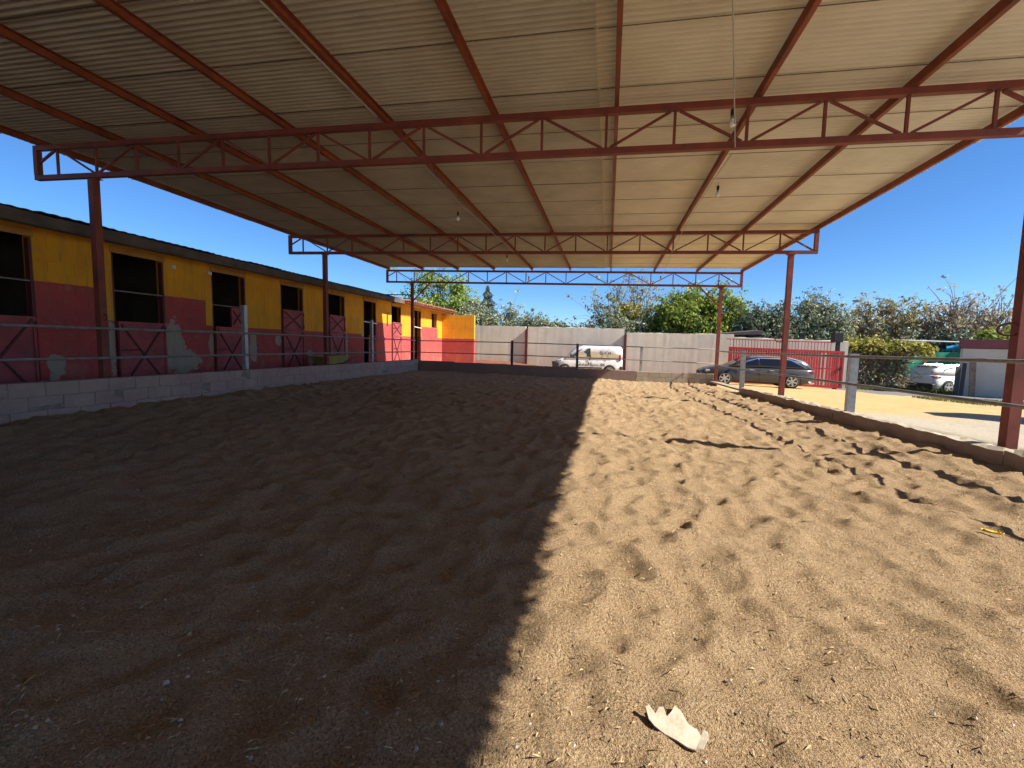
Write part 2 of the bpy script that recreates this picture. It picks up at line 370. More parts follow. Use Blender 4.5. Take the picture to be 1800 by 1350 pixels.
def build_sand():
    xs = np.concatenate([np.arange(XL - .03, -3.2, .036), np.arange(-3.2, 4.32, .026)])
    ys = [-6.0]
    while ys[-1] < YB + .02:
        y = ys[-1]; ys.append(y + (.25 if y < .2 else .06 if y < .7 else .017 + .0028 * max(0, y - .7)))
    ys = np.array(ys)
    Xg, Yg = np.meshgrid(xs, ys)
    Z = sand_z(Xg, Yg)
    wx = Xg + .25 * vnoise(Xg * 1.7, Yg * 1.7, 3); wy = Yg + .25 * vnoise(Xg * 1.7 + 9, Yg * 1.7, 4)
    Z += .045 * vnoise(wx * 1.6, wy * 1.6, 0) + .034 * vnoise(wx * 3.9, wy * 3.9, 1) + .018 * vnoise(wx * 8.5, wy * 8.5, 2) + .012 * vnoise(wx * 19, wy * 19, 5) + .006 * vnoise(wx * 43, wy * 43, 6)
    def bowls(x, y, cell, seed):
        rj = np.random.RandomState(seed); J = rj.rand(97, 97, 3); gx = np.floor(x / cell).astype(int); gy = np.floor(y / cell).astype(int)
        f1 = np.full(x.shape, 9.0); amp = np.zeros(x.shape)
        for di in (-1, 0, 1):
            for dj in (-1, 0, 1):
                cx = gx + di; cy = gy + dj; j = J[cy % 97, cx % 97]
                d = np.hypot((cx + .1 + .8 * j[..., 0]) * cell - x, (cy + .1 + .8 * j[..., 1]) * cell - y) / cell
                m = d < f1; f1 = np.where(m, d, f1); amp = np.where(m, j[..., 2], amp)
        t = np.clip(f1 / .72, 0, 1)
        return (t * t * (1.5 - .5 * t) - .45) * (.45 + .75 * amp)
    w2x = Xg + .10 * vnoise(Xg * 4.1, Yg * 4.1, 6) + .035 * vnoise(Xg * 11, Yg * 11, 7); w2y = Yg + .10 * vnoise(Xg * 4.1 + 5, Yg * 4.1 + 3, 7) + .035 * vnoise(Xg * 11 + 4, Yg * 11, 6)
    mod = .95 + .6 * vnoise(Xg * .8, Yg * .8, 4)
    Z += .057 * mod * bowls(w2x, w2y * .95, .235, 1) + .020 * mod * bowls(w2x + 3, w2y, .125, 2)
    rs = np.random.RandomState(5)
    N = 700
    px = rs.uniform(XL, 4.2, N); py = rs.uniform(-1, YB, N); pr = rs.uniform(.06, .11, N); pd = rs.uniform(.005, .014, N)
    for i in range(N):
        R = pr[i] * 2.0
        a0, a1 = np.searchsorted(xs, (px[i] - R, px[i] + R)); b0, b1 = np.searchsorted(ys, (py[i] - R, py[i] + R))
        if a1 <= a0 or b1 <= b0: continue
        q = np.hypot(xs[a0:a1][None, :] - px[i], ys[b0:b1][:, None] - py[i]) / pr[i]
        Z[b0:b1, a0:a1] -= pd[i] * np.exp(-(q ** 2.2) * 1.3)
    keep = np.where(Xg > xr(Yg) + .08, True, False)
    Xc = np.where(keep, xr(Yg) + .08, Xg)
    n, m = Z.shape
    me = bpy.data.meshes.new('sand_floor')
    co = np.stack([Xc, Yg, Z], -1).reshape(-1, 3)
    idx = np.arange(n * m).reshape(n, m)
    q = np.stack([idx[:-1, :-1], idx[:-1, 1:], idx[1:, 1:], idx[1:, :-1]], -1).reshape(-1, 4)
    cl = keep.reshape(-1)
    q = q[~(cl[q].all(1))]
    me.vertices.add(n * m); me.vertices.foreach_set('co', co.reshape(-1).astype(np.float32))
    me.loops.add(len(q) * 4); me.loops.foreach_set('vertex_index', q.reshape(-1).astype(np.int32))
    me.polygons.add(len(q)); me.polygons.foreach_set('loop_start', np.arange(0, len(q) * 4, 4, dtype=np.int32))
    me.polygons.foreach_set('use_smooth', [True] * len(q)); me.update(); me.validate()
    me.materials.append(M['sand'])
    o = link('sand_floor', me); o['kind'] = 'structure'
    def height(x, y):
        i = min(max(int(np.searchsorted(ys, y)), 0), n - 1); j = min(max(int(np.searchsorted(xs, x)), 0), m - 1); return float(Z[i, j])
    return height
SAND_H = build_sand()

# ------------------------------------------------------------------ low walls round the arena
_BLK = {}
def block_mesh(sx, sy, sz, m, var=0, bev=.006):
    key = (round(sx, 3), round(sy, 3), round(sz, 3), m.name, var)
    if key not in _BLK:
        b = MB().box((0, 0, 0), (sx, sy, sz)); me = b.mesh('block')
        bm = bmesh.new(); bm.from_mesh(me); rr = random.Random(var * 17 + 3)
        bmesh.ops.bevel(bm, geom=bm.edges[:], offset=bev, segments=1, affect='EDGES')
        for v in bm.verts: v.co += Vector((rr.uniform(-1, 1), rr.uniform(-1, 1), rr.uniform(-1, 1))) * .0022
        bm.to_mesh(me); bm.free(); me.materials.append(m); _BLK[key] = me
    return _BLK[key]

w = thing('low_block_wall', 'low wall of pinkish grey concrete blocks along the stable side of the arena', 'low wall')
MB().box((XL - .105, 5.75, -.97), (.203, 23.4, .62)).build('mortar', M['mortar'], w)
for c, zt in enumerate((-.645, -.845, -1.045)):
    y = -5.9 + (.205 if c % 2 else 0); k = 0
    while y < 17.3:
        L = min(.40, 17.42 - y)
        drop = -.0022 * (y - 4)
        o = link('block', block_mesh(.20, L - .004 if L < .399 else .402, .197, M['block'], (k * 3 + c) % 4), w, (XL - .10 + (.012 if c == 2 else 0) + random.uniform(-.003, .003), y + L / 2, zt - .1 + drop))
        y += .41; k += 1
w = thing('low_back_wall', 'low rendered wall with a block end closing the far side of the arena', 'low wall')
def rough_slab(x0, x1, y0, y1, z0, zt0, zt1, m, name, parent, seed, amp=.012, n=14, alongY=False, xf=None):
    r = random.Random(seed); b = MB(); vs = []; k = n + 1; wk = [0.0, 0.0, 0.0]
    for i in range(k):
        t = i / n
        e = .006 if i in (0, n) else 0
        for a, top in ((0, 0), (0, 1), (.5, 1), (1, 1), (1, 0)):
            zt = zt0 + (zt1 - zt0) * t
            if alongY:
                yy = y0 + (y1 - y0) * t; fx = xf(yy) if xf else 0
                p = [x0 + (x1 - x0) * a + fx, yy, (zt if top else z0)]
            else:
                p = [x0 + (x1 - x0) * t, y0 + (y1 - y0) * a, (zt if top else z0)]
            if top:
                c_ = int(a * 2); wk[c_] = wk[c_] * .72 + r.uniform(-amp, amp) * .8; p[2] += wk[c_] - (amp * .9 if a != .5 else 0)
            p[0 if alongY else 1] += r.uniform(-.22, .22) * amp
            vs.append(p)
    fs = []
    for i in range(n):
        for j in range(4): fs.append((i * 5 + j, i * 5 + j + 1, (i + 1) * 5 + j + 1, (i + 1) * 5 + j))
    fs += [(0, 1, 2, 3, 4), tuple(n * 5 + j for j in (4, 3, 2, 1, 0))]
    b.add(vs, fs)
    return b.build(name, m, parent, smooth=False)
rough_slab(-7.90, -6.25, YB + .01, YB + .2, -1.6, -.690, -.715, M['dark_render'], 'rendered_segment', w, 1)
rough_slab(-6.24, -1.20, YB, YB + .2, -1.6, -.735, -.80, M['dark_render'], 'rendered_segment', w, 2, .012, 30)
rough_slab(-1.19, 1.08, YB + .006, YB + .2, -1.6, -.835, -.872, M['dark_render'], 'rendered_segment', w, 3, .012, 18)
MB().box((2.50, YB + .11, -1.27), (2.74, .17, .74)).build('mortar', M['mortar'], w)
for c in range(3):
    x = 1.10 - (.2 if c % 2 else 0); k = 0
    while x < 3.86:
        a, b_ = max(x, 1.10), min(x + .405, 3.88)
        if b_ - a > .05:
            link('block', block_mesh(round(b_ - a - .007, 2), .20, .193, M['block_pale'], (k + c) % 3), w, ((a + b_) / 2, YB + .10, -.985 - c * .2 - .004 * (x - 1)))
        x += .41; k += 1
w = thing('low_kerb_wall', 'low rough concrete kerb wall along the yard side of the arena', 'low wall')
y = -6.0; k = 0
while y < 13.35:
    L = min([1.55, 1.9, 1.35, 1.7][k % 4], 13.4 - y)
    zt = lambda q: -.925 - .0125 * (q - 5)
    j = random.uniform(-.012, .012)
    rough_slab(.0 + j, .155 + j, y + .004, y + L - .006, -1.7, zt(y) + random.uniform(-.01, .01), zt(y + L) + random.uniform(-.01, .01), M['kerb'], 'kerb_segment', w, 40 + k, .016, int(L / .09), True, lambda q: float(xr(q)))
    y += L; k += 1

# ------------------------------------------------------------------ the canopy
zb = lambda x: 2.308 - .0215 * x                        # underside of the bottom chords
TD = .54
TY = [-6.01, -.15, 5.71, 11.59, 17.43]
XE0, XE1 = -9.16, 4.57
NODES = [-8.70 + .78 * i for i in range(17)]
canopy = thing('canopy', 'red steel canopy on posts with corrugated sheet roof over the sand arena', 'canopy')
mr, mp = M['steel_red'], M['steel_purlin']
PX = {0: (-8.0, 4.21), 1: (-8.0, 4.21), 2: (-8.0, 4.21), 3: (-8.0, 4.03), 4: (-8.0, 3.87)}
for ti, ty in enumerate(TY):
    tr = bpy.data.objects.new('truss', None); COL.objects.link(tr); tr.parent = canopy
    top = lambda x: zb(x) + TD - .04
    bot = lambda x: zb(x) + .04
    MB().beam((XE0, ty, bot(XE0)), (XE1, ty, bot(XE1)), .072).build('bottom_chord', mr, tr)
    MB().beam((XE0, ty, top(XE0)), (XE1, ty, top(XE1)), .072).build('top_chord', mr, tr)
    for x in (XE0 + .04, XE1 - .04):
        MB().beam((x, ty, bot(x) + .041), (x, ty, top(x) - .041), .078).build('end_post', mr, tr)
    for i, x in enumerate(NODES):
        if (i == 3 and ti >= 3) or (i == 10 and ti == 4): continue
        MB().beam((x, ty, bot(x) + .041), (x, ty, top(x) - .038), .030).build('vertical', mr, tr)
    x0 = XE0 + .07
    MB().beam((x0, ty, (bot(x0) + top(x0)) / 2), (NODES[0] - .05, ty, top(NODES[0]) - .045), .03).build('diagonal', mr, tr)
    for i in range(16):
        a, b_ = NODES[i], NODES[i + 1]
        if i % 2 == 0: MB().beam((a + .05, ty, top(a) - .045), (b_ - .05, ty, bot(b_) + .045), .027).build('diagonal', mr, tr)
        else: MB().beam((a + .05, ty, bot(a) + .045), (b_ - .05, ty, top(b_) - .045), .027).build('diagonal', mr, tr)
    a = NODES[16]
    MB().beam((a + .05, ty, top(a) - .045), (XE1 - .1, ty, bot(XE1) + .05), .032).build('diagonal', mr, tr)
    for s, x in enumerate(PX[ti]):
        p = MB().box((x, ty, (zb(x) - 2.0) / 2), (.105, .105, zb(x) + 2.0)).build('post', mr, canopy)
        MB().box((x, ty, zb(x) - .006), (.19, .15, .010)).build('cap_plate', mr, p)
        if s == 1: MB().box((x, ty, -.985 - .012 * max(0, ty - 5)), (.22, .22, .014)).build('base_plate', mr, p)
        if ti in (2, 3):
            zr = .30 if s == 0 else .27
            if s == 1:
                ring = MB(); pts = []
                for k in range(13):
                    an = -2.4 + 4.8 * k / 12; pts.append((x - .12 - .10 * math.cos(an), ty - .02, zr + .065 * math.sin(an)))
                ring.path(pts, .011, 6).build('tie_ring', M['door_dark'], p)
            else:
                pts = [(x + .053 + .06 * math.sin(t), ty, .32 + .05 * math.cos(t)) for t in np.linspace(0, 3.1, 9)]
                MB().path(pts, .009, 6).build('tie_ring', M['door_dark'], p)
    if ti == 4:
        MB().beam((-7.95, ty, 1.777), (-7.24, ty, zb(-7.2)), .045).build('knee_brace', mr, canopy)
        MB().beam((3.82, ty, 1.56), (3.14, ty, zb(3.1)), .045).build('knee_brace', mr, canopy)
        MB().path([(-8.05, ty, 2.0), (-10.4, ty + .1, 2.06)], .022, 6).build('tie_bar', mr, canopy)
PUR = [-9.08, -7.57, -6.05, -4.54, -3.01, -1.54, -.03, 1.53, 3.02, 4.52]
for x in PUR:
    z = zb(x) + TD
    b = MB()
    # a folded channel: web and two flanges
    b.box((x, 5.75, z + .05), (.006, 23.7, .10)); b.box((x + .024, 5.75, z + .003), (.046, 23.7, .006)); b.box((x + .024, 5.75, z + .097), (.046, 23.7, .006))
    b.build('purlin', mp, canopy)
def sheet_mesh(x0, x1, m, wy=1.0, pitch=.0769, amp=.017):
    n = 13 * 8; b = MB(); nx = 6
    ysr = [wy * i / n - .02 + .04 * i / n for i in range(n + 1)]
    for j in range(nx + 1):
        x = x0 + (x1 - x0) * j / nx
        for i, yy in enumerate(ysr):
            b.v.append((x, yy, -.0215 * x + amp * math.cos(2 * math.pi * yy / pitch)))
    for j in range(nx):
        for i in range(n): b.f.append((j * (n + 1) + i, (j + 1) * (n + 1) + i, (j + 1) * (n + 1) + i + 1, j * (n + 1) + i + 1))
    me = b.mesh('roof_sheet', True, False); me.materials.append(m); return me
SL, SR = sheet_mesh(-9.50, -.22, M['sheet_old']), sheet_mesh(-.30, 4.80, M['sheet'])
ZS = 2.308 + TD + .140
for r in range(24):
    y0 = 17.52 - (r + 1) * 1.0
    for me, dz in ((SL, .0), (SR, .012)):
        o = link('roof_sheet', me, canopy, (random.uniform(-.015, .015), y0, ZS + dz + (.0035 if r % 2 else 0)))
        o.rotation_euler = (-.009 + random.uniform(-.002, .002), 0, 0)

M['seam'] = simple('lap_seam', (.10, .085, .065), (.16, .14, .11), 3, .9)
for r in range(1, 24):
    y = 17.52 - r * 1.0 + random.uniform(-.01, .01)
    for x0, x1 in ((-9.48, -.24), (-.20, 4.78)):
        MB().beam((x0, y, ZS - .0215 * x0 - .016), (x1, y + random.uniform(-.012, .012), ZS - .0215 * x1 - .016), .007, .006).build('lap_seam', M['seam'], canopy)
# ------------------------------------------------------------------ cables and bulbs under the canopy
def sag(a, b, s, n=9):
    a = Vector(a); b = Vector(b)
    return [a.lerp(b, i / n) - Vector((0, 0, s * 4 * (i / n) * (1 - i / n))) for i in range(n + 1)]
c = thing('lighting_cable', 'thin cable strung from truss to truss along the sunny right half of the canopy', 'cable')
MB().path(sag((.30, -.10, 2.27), (.764, 3.6, 2.443), 0) + sag((.764, 3.6, 2.443), (1.316, 5.66, 2.285), 0)[1:], .006, 5).build('wire', M['cable'], c)
MB().path(sag((1.316, 5.76, 2.26), (1.41, 11.54, 2.30), -.10), .005, 5).build('wire', M['cable'], c)
MB().path(sag((1.41, 11.64, 2.28), (1.76, 17.3, 2.50), .03), .005, 5).build('wire', M['cable'], c)
c = thing('lighting_cable', 'thin cable hung below the shaded left half of the canopy roof', 'cable')
MB().path([(-3.07, .0, zb(-3) + TD + .03), (-3.07, 5.6, zb(-3) + TD + .03)], .011, 6).build('conduit', M['white_metal'], c)
MB().path([(-3.07, 5.6, zb(-3) + TD + .03), (-3.05, 6.4, 2.92), (-2.93, 8.6, 2.73), (-2.474, 11.5, 2.405)], .006, 5).build('wire', M['cable'], c)
MB().path(sag((-2.474, 11.64, 2.40), (-3.05, 17.3, 2.60), .06), .005, 5).build('wire', M['cable'], c)
def bulb(x, y, ztop, zc, label, lit=True):
    t = thing('hanging_bulb', label, 'light bulb', 'bare bulbs hanging under the canopy', (x, y, zc))
    MB().path([(0, 0, ztop - zc), (0, 0, .12)], .004, 5).build('cord', M['cable'], t)
    MB().lathe((0, 0, 0), [(.014, .135), (.021, .125), (.021, .075), (.017, .065)], 10).build('socket', M['black'], t, True)
    MB().lathe((0, 0, 0), [(.017, .066), (.017, .045), (.020, .035)], 10).build('collar', M['brass'], t, True)
    MB().lathe((0, 0, 0), [(.019, .036), (.030, .018), (.036, -.006), (.034, -.026), (.022, -.042), (.006, -.048)], 12).build('glass', M['bulb'], t, True)
bulb(1.166, 5.2, 2.42, 2.345, 'bare bulb on the cable just before the nearest truss, right of centre')
bulb(1.64, 8.0, 2.70, 2.51, 'bare bulb on the cable between the nearest and the middle truss')
bulb(-3.125, 9.0, 2.72, 2.58, 'bare bulb hanging under the dark roof left of centre')
bulb(-2.881, 12.5, 2.55, 2.40, 'small bare bulb just behind the middle truss')
bulb(-3.09, 17.2, 2.66, 2.53, 'dark bulb holder dangling inside the far truss left of centre')
bulb(1.76, 17.2, 2.62, 2.47, 'dark bulb holder dangling inside the far truss right of centre')

# ------------------------------------------------------------------ rail fences
def channel(x, y, z0, z1, rz, parent, m, s=.075):
    b = MB(); t = .006
    ca, sa = math.cos(rz), math.sin(rz)
    for (lx, ly, dx, dy) in ((0, -s / 2, s, t), (-s / 2, 0, t, s), (s / 2, 0, t, s), (-s / 2 + .012, s / 2, .026, t), (s / 2 - .012, s / 2, .026, t)):
        b.box((x + lx * ca - ly * sa, y + lx * sa + ly * ca, (z0 + z1) / 2), (dx, dy, z1 - z0), rz)
    return b.build('post', m, parent)
f = thing('rail_fence', 'two tube rails on galvanised posts above the block wall on the stable side', 'fence')
for zc in (.150, -.330):
    MB().path([(-7.86, -5.9, zc + .004)] + [(-7.86 + random.uniform(-.006, .006), yy, zc + random.uniform(-.012, .008)) for yy in (-.15, 2.9, 5.7, 8.57, 11.59, 14.07)] + [(-7.86, 17.4, zc - .01)], .0215, 8).build('rail', M['rail'], f, True)
for yy in (-3.0, 2.9, 8.57, 14.07): channel(-7.96, yy, -1.3, .77, math.pi / 2, f, M['galv'], .085)
f = thing('rail_fence', 'two dark rails and posts across the far end of the arena before the van', 'fence')
for zl in ((.125, .12, .08, .04, .005), (-.355, -.38, -.418, -.455, -.52)):
    MB().path([(x, YB + .09 if i else YB + .05, z) for i, (x, z) in enumerate(zip((-7.85, -3.78, -1.17, 1.22, 3.82), zl))], .019, 8).build('rail', M['rail'], f, True)
for x, zt in ((-3.78, .20), (-1.17, .12)): MB().box((x, YB + .15, (zt - 1.5) / 2), (.09, .07, zt + 1.5)).build('post', M['trim'], f)
channel(1.24, YB + .15, -1.4, .05, 0, f, M['galv'], .09)
f = thing('rail_fence', 'two tube rails on galvanised posts along the kerb wall on the yard side', 'fence')
for zc in (-.045, -.50):
    pts = [(float(xr(q)) + .05, q, zc - .004 * (q - 5) + random.uniform(-.012, .008)) for q in (-5.9, -.15, 2.7, 5.7, 8.3, 11.59, 13.7)]
    pts.append((3.84, 17.38, zc - (.0 if zc > -.1 else .06)))
    MB().path(pts, .021, 8).build('rail', M['rail'], f, True)
for q in (-3.0, 2.7, 8.30, 13.72): channel(float(xr(q)) + .13, q, -1.5, -.02, -.15, f, M['galv'], .11)
p = MB().box((0, 0, 0), (.30, 3.3, .05)).build('loose_plank', M['wood'])
p.location = (3.92, 16.2, -1.19); p.rotation_euler = (.012, .05, .10)
tag(p, 'pale plank lying across the arena entrance beside the kerb wall end', 'plank')

# ------------------------------------------------------------------ stables
XS = -9.6
ST = thing('stable_building', 'long yellow and maroon painted block stable with braced half doors on the left', 'stable')
DOORS = [(2.45, 3.52), (4.77, 5.84), (7.08, 8.14), (9.35, 10.40), (11.73, 12.74), (14.03, 15.05), (16.36, 17.34), (18.71, 19.67), (21.13, 21.97)]
WIN = (23.35, 24.19)
YE0, YE1 = 1.0, 25.0
FLOOR, LINT, TOP = -1.10, 1.65, 2.02
def opens(z):
    r = []
    if z < LINT: r += DOORS
    if .87 < z < LINT: r.append(WIN)
    return sorted(r)
blocks = []
core = MB(); nrow = 0; z = -1.1
while z < TOP - .05:
    h = .2; zc = z + h / 2; cur = YE0
    segs = []
    for a, b_ in opens(zc) + [(YE1, YE1)]:
        if a > cur: segs.append((cur, a))
        cur = b_
    for a, b_ in segs:
        core.box((XS - .103, (a + b_) / 2, zc), (.20, b_ - a - .006, h))
        y = a - (.2 if nrow % 2 else 0)
        while y < b_ - .02:
            p0, p1 = max(y, a), min(y + .4, b_)
            if p1 - p0 > .03: blocks.append((XS - .10, (p0 + p1) / 2, zc, .2, round(p1 - p0 - .004, 3), 'Y'))
            y += .4
    z += h; nrow += 1
EX1 = -7.63
z = -1.1; nrow = 0
while z < 1.55:
    zc = z + .1
    core.box(((XS + EX1) / 2 - .003, YE1 + .104, zc), (EX1 - XS - .012, .19, .2))
    x = XS + .002 - (.2 if nrow % 2 else 0)
    while x < EX1 - .02:
        p0, p1 = max(x, XS + .002), min(x + .4, EX1)
        if p1 - p0 > .03: blocks.append(((p0 + p1) / 2, YE1 + .10, zc, round(p1 - p0 - .004, 3), .2, 'X'))
        x += .4
    z += .2; nrow += 1
core.build('wall_core', M['stable'], ST)
vis = [b for b in blocks if b[2] > -.6]; hid = [b for b in blocks if b[2] <= -.6]
vis.sort(key=lambda b: b[0] ** 2 + b[1] ** 2 + (0 if b[1] > 4.9 else 900))
rb = random.Random(3)
for i, (x, y, zc, sx, sy, ax) in enumerate(vis[:300]):
    j = rb.uniform(0, .0025)
    link('block', block_mesh(sx, sy, .196, M['stable'], i % 3, .004), ST, (x + (j if ax == 'Y' else 0), y - (j if ax == 'X' else 0), zc))
rest = MB()
for (x, y, zc, sx, sy, ax) in vis[300:] + hid:
    j = rb.uniform(0, .003); rest.box((x + (j if ax == 'Y' else 0), y - (j if ax == 'X' else 0), zc), (sx, sy, .192))
o = rest.build('block_courses', M['stable'], ST); o['kind'] = 'stuff'
# stalls behind the openings
inn = MB(); inn.box((-13.2, 13, .5), (.1, 24.4, 3.4)); inn.box((-11.5, 13, -1.12), (3.6, 24.4, .08))
for y in [1.0] + [(DOORS[i][1] + DOORS[i + 1][0]) / 2 for i in range(8)] + [22.7, 25.05]: inn.box((-11.5, y, .45), (3.4, .12, 3.1))
inn.box((-11.45, 13, 1.93), (3.5, 24.2, .05))
inn.build('stall_partitions', M['interior'], ST)
# lintels
for a, b_ in DOORS + [WIN]:
    MB().box((XS + .004, (a + b_) / 2, LINT + .075), (.03, b_ - a + .05, .12)).build('lintel', M['lintel'], ST)
def braced_leaf(name, y0, y1, z0, z1, x, parent, midbar=True, ang=0.0):
    d = MB().box((x, (y0 + y1) / 2, (z0 + z1) / 2), (.03, y1 - y0, z1 - z0)).build(name, M['door_red'], parent)
    fx = x + .028; t = .035
    fr = MB()
    for yy in (y0 + t / 2, y1 - t / 2): fr.box((fx, yy, (z0 + z1) / 2), (.026, t, z1 - z0))
    for zz in (z0 + t / 2, z1 - t / 2): fr.box((fx + .001, (y0 + y1) / 2, zz), (.026, y1 - y0 - 2 * t - .002, t))
    fr.build('leaf_frame', M['door_red'], d)
    MB().beam((fx, y0 + t, z1 - t), (fx, y1 - t, z0 + t), .024, .03).build('brace', M['door_dark'], d)
    MB().beam((fx + .005, y0 + t, z0 + t), (fx + .005, y1 - t, z1 - t), .024, .03).build('brace', M['door_dark'], d)
    if midbar:
        zm = z0 + (z1 - z0) * .58
        MB().path([(fx + .02, y0 + .02, zm), (fx + .02, y0 + (y1 - y0) * .40, zm)], .011, 6).build('bolt', M['door_dark'], d)
    for zz in (z0 + .12, z1 - .12): MB().path([(fx + .012, y1 - .012, zz - .05), (fx + .012, y1 - .012, zz + .05)], .016, 6).build('hinge', M['door_dark'], d)
    return d
for i, (a, b_) in enumerate(DOORS):
    fr = MB()
    for yy in (a + .02, b_ - .02): fr.box((XS - .06, yy, (FLOOR + LINT) / 2), (.10, .038, LINT - FLOOR - .004))
    fr.build('door_frame', M['door_dark'], ST)
    if i in (0, 1, 2, 3, 4, 5, 7):
        braced_leaf('lower_leaf', a + .045, b_ - .045, FLOOR + .06, .325, XS + .012, ST)
    if i in (4, 5, 7): braced_leaf('upper_leaf', a + .045, b_ - .045, .335, .945, XS + .014, ST)
    if i == 3: braced_leaf('upper_leaf', b_ - .46, b_ - .05, .335, .83, XS - .05, ST, False)
    if i in (1, 2, 3): MB().path([(XS - .03, a, .93 if i != 3 else .86), (XS - .03, b_, .93 if i != 3 else .86)], .014, 6).build('stall_bar', M['rail'], ST)
    if i in (6, 8): MB().path([(XS + .02, a - .03, .84), (XS + .02, b_ + .05, .80)], .022, 6).build('stall_bar', M['white_metal'], ST)
    if i == 6: braced_leaf('lower_leaf', b_ - .62, b_ - .10, FLOOR + .06, .30, XS - .02, ST, False)
MB().box((XS + .012, (WIN[0] + WIN[1]) / 2, 1.26), (.02, .04, .76)).build('window_mullion', M['door_dark'], ST)
wf = MB()
for yy in (WIN[0] + .03, WIN[1] - .03): wf.box((XS - .02, yy, 1.26), (.06, .06, .77))
wf.build('window_frame', M['lintel'], ST)
MB().path([(XS + .03, 18.28, .75), (XS + .03, 18.28, 1.25), (XS + .05, 18.32, 1.31), (XS + .06, 18.40, 1.31), (XS + .06, 18.43, 1.24)], .018, 6).build('wall_pipe', M['trim'], ST)
for (yy, zz) in ((8.35, 1.60), (9.28, 1.60), (16.2, .28)): MB().box((XS + .02, yy, zz), (.05, .09, .07)).build('junction_box', M['plate'], ST)
# roof: dark fibre cement sheets, then clay tiles
def fc_sheet():
    b = MB(); n = 6 * 6; wy = 1.10
    for k, (x, z) in enumerate(((-8.98, 1.98), (-11.0, 2.14), (-13.6, 2.36))):
        for sgn in (0, 1):
            for i in range(n + 1):
                yy = wy * i / n; b.v.append((x, yy, z - (.012 if sgn else 0) + .005 * math.cos(2 * math.pi * yy / .183)))
    m = n + 1
    for k in range(2):
        for i in range(n):
            for s in (0, 1):
                o0 = (k * 2 + s) * m; o1 = ((k + 1) * 2 + s) * m; b.f.append((o0 + i, o1 + i, o1 + i + 1, o0 + i + 1))
    for i in range(n): b.f.append((i, i + 1, m + i + 1, m + i))
    me = b.mesh('fibre_sheet', False, True); me.materials.append(M['fibre']); return me
FS = fc_sheet()
for i in range(17): link('fibre_sheet', FS, ST, (random.uniform(-.03, .03), .2 + i * 1.08, .006 * (i % 2)))
rough_slab(-9.14, -8.97, .2, 18.75, 1.755, 1.962, 1.955, M['fibre'], 'fascia', ST, 77, .014, 90, True)
MB().box((-9.38, 9.5, 1.86), (.40, 18.6, .03)).build('soffit', M['fibre'], ST)
MB().box((-9.40, 22.15, 1.80), (.62, 6.8, .03)).build('soffit', M['lintel'], ST)
sl = MB(); sl.add([(-9.02, 18.78, 1.83), (-9.02, 25.55, 1.83), (-13.6, 25.55, 2.30), (-13.6, 18.78, 2.30), (-9.02, 18.78, 1.88), (-9.02, 25.55, 1.88), (-13.6, 25.55, 2.35), (-13.6, 18.78, 2.35)], ((0,1,2,3),(4,5,6,7),(0,1,5,4),(1,2,6,5),(2,3,7,6),(3,0,4,7)))
sl.build('roof_deck', M['tile'], ST)
def tile_mesh():
    b = MB(); n = 7
    for x, z, r in ((0, 0, .105), (-.48, .05, .085)):
        for ri in (r, r - .016):
            for i in range(n + 1):
                an = math.pi * i / n; b.v.append((x, ri * math.cos(an), z + ri * .75 * math.sin(an)))
    m = n + 1
    for i in range(n):
        b.f += [(i, i + 1, 2 * m + i + 1, 2 * m + i), (m + i, m + i + 1, 3 * m + i + 1, 3 * m + i), (i, i + 1, m + i + 1, m + i)]
    me = b.mesh('roof_tile', False, True); me.materials.append(M['tile']); return me
TM = tile_mesh()
for r in range(3):
    for i in range(31):
        o = link('roof_tile', TM, ST, (-8.82 - r * .42 + random.uniform(-.02, .02), 18.9 + i * .217, 1.885 + r * .043)); o.rotation_euler = (random.uniform(-.06, .06), 0, random.uniform(-.04, .04))

# ------------------------------------------------------------------ wheelbarrow
wb = thing('wheelbarrow', 'ochre wheelbarrow parked before the stable doors behind the block wall', 'wheelbarrow', None, (-8.70, 12.75, -1.08), rad(-90))
tb = MB(); tb.add([(-.36, -.28, .42), (.30, -.22, .36), (.30, .22, .36), (-.36, .28, .42), (-.55, -.36, .64), (.62, -.30, .62), (.62, .30, .62), (-.55, .36, .64)], ((3,2,1,0),(0,1,5,4),(1,2,6,5),(2,3,7,6),(3,0,4,7)))
tray = tb.build('tray', M['barrow'], wb)
MB().path([(-.55, -.36, .645), (.62, -.30, .625), (.62, .30, .625), (-.55, .36, .645), (-.55, -.36, .645)], .014, 6).build('rim', M['barrow'], tray)
for s in (-1, 1):
    MB().path([(.78, s * .06, .19), (.2, s * .22, .36), (-.5, s * .28, .44), (-.95, s * .28, .58)], .017, 6).build('handle', M['trim'], wb)
    MB().path([(-.30, s * .24, .40), (-.42, s * .26, .0)], .016, 6).build('leg', M['trim'], wb)
wh = MB().lathe((.78, 0, .19), [(.10, -.05), (.17, -.05), (.19, -.02), (.19, .02), (.17, .05), (.10, .05)], 18, 'Y').build('wheel', M['tyre'], wb, True)
MB().lathe((.78, 0, .19), [(.03, -.056), (.10, -.052), (.10, .052), (.03, .056)], 14, 'Y').build('hub', M['barrow'], wh, True)

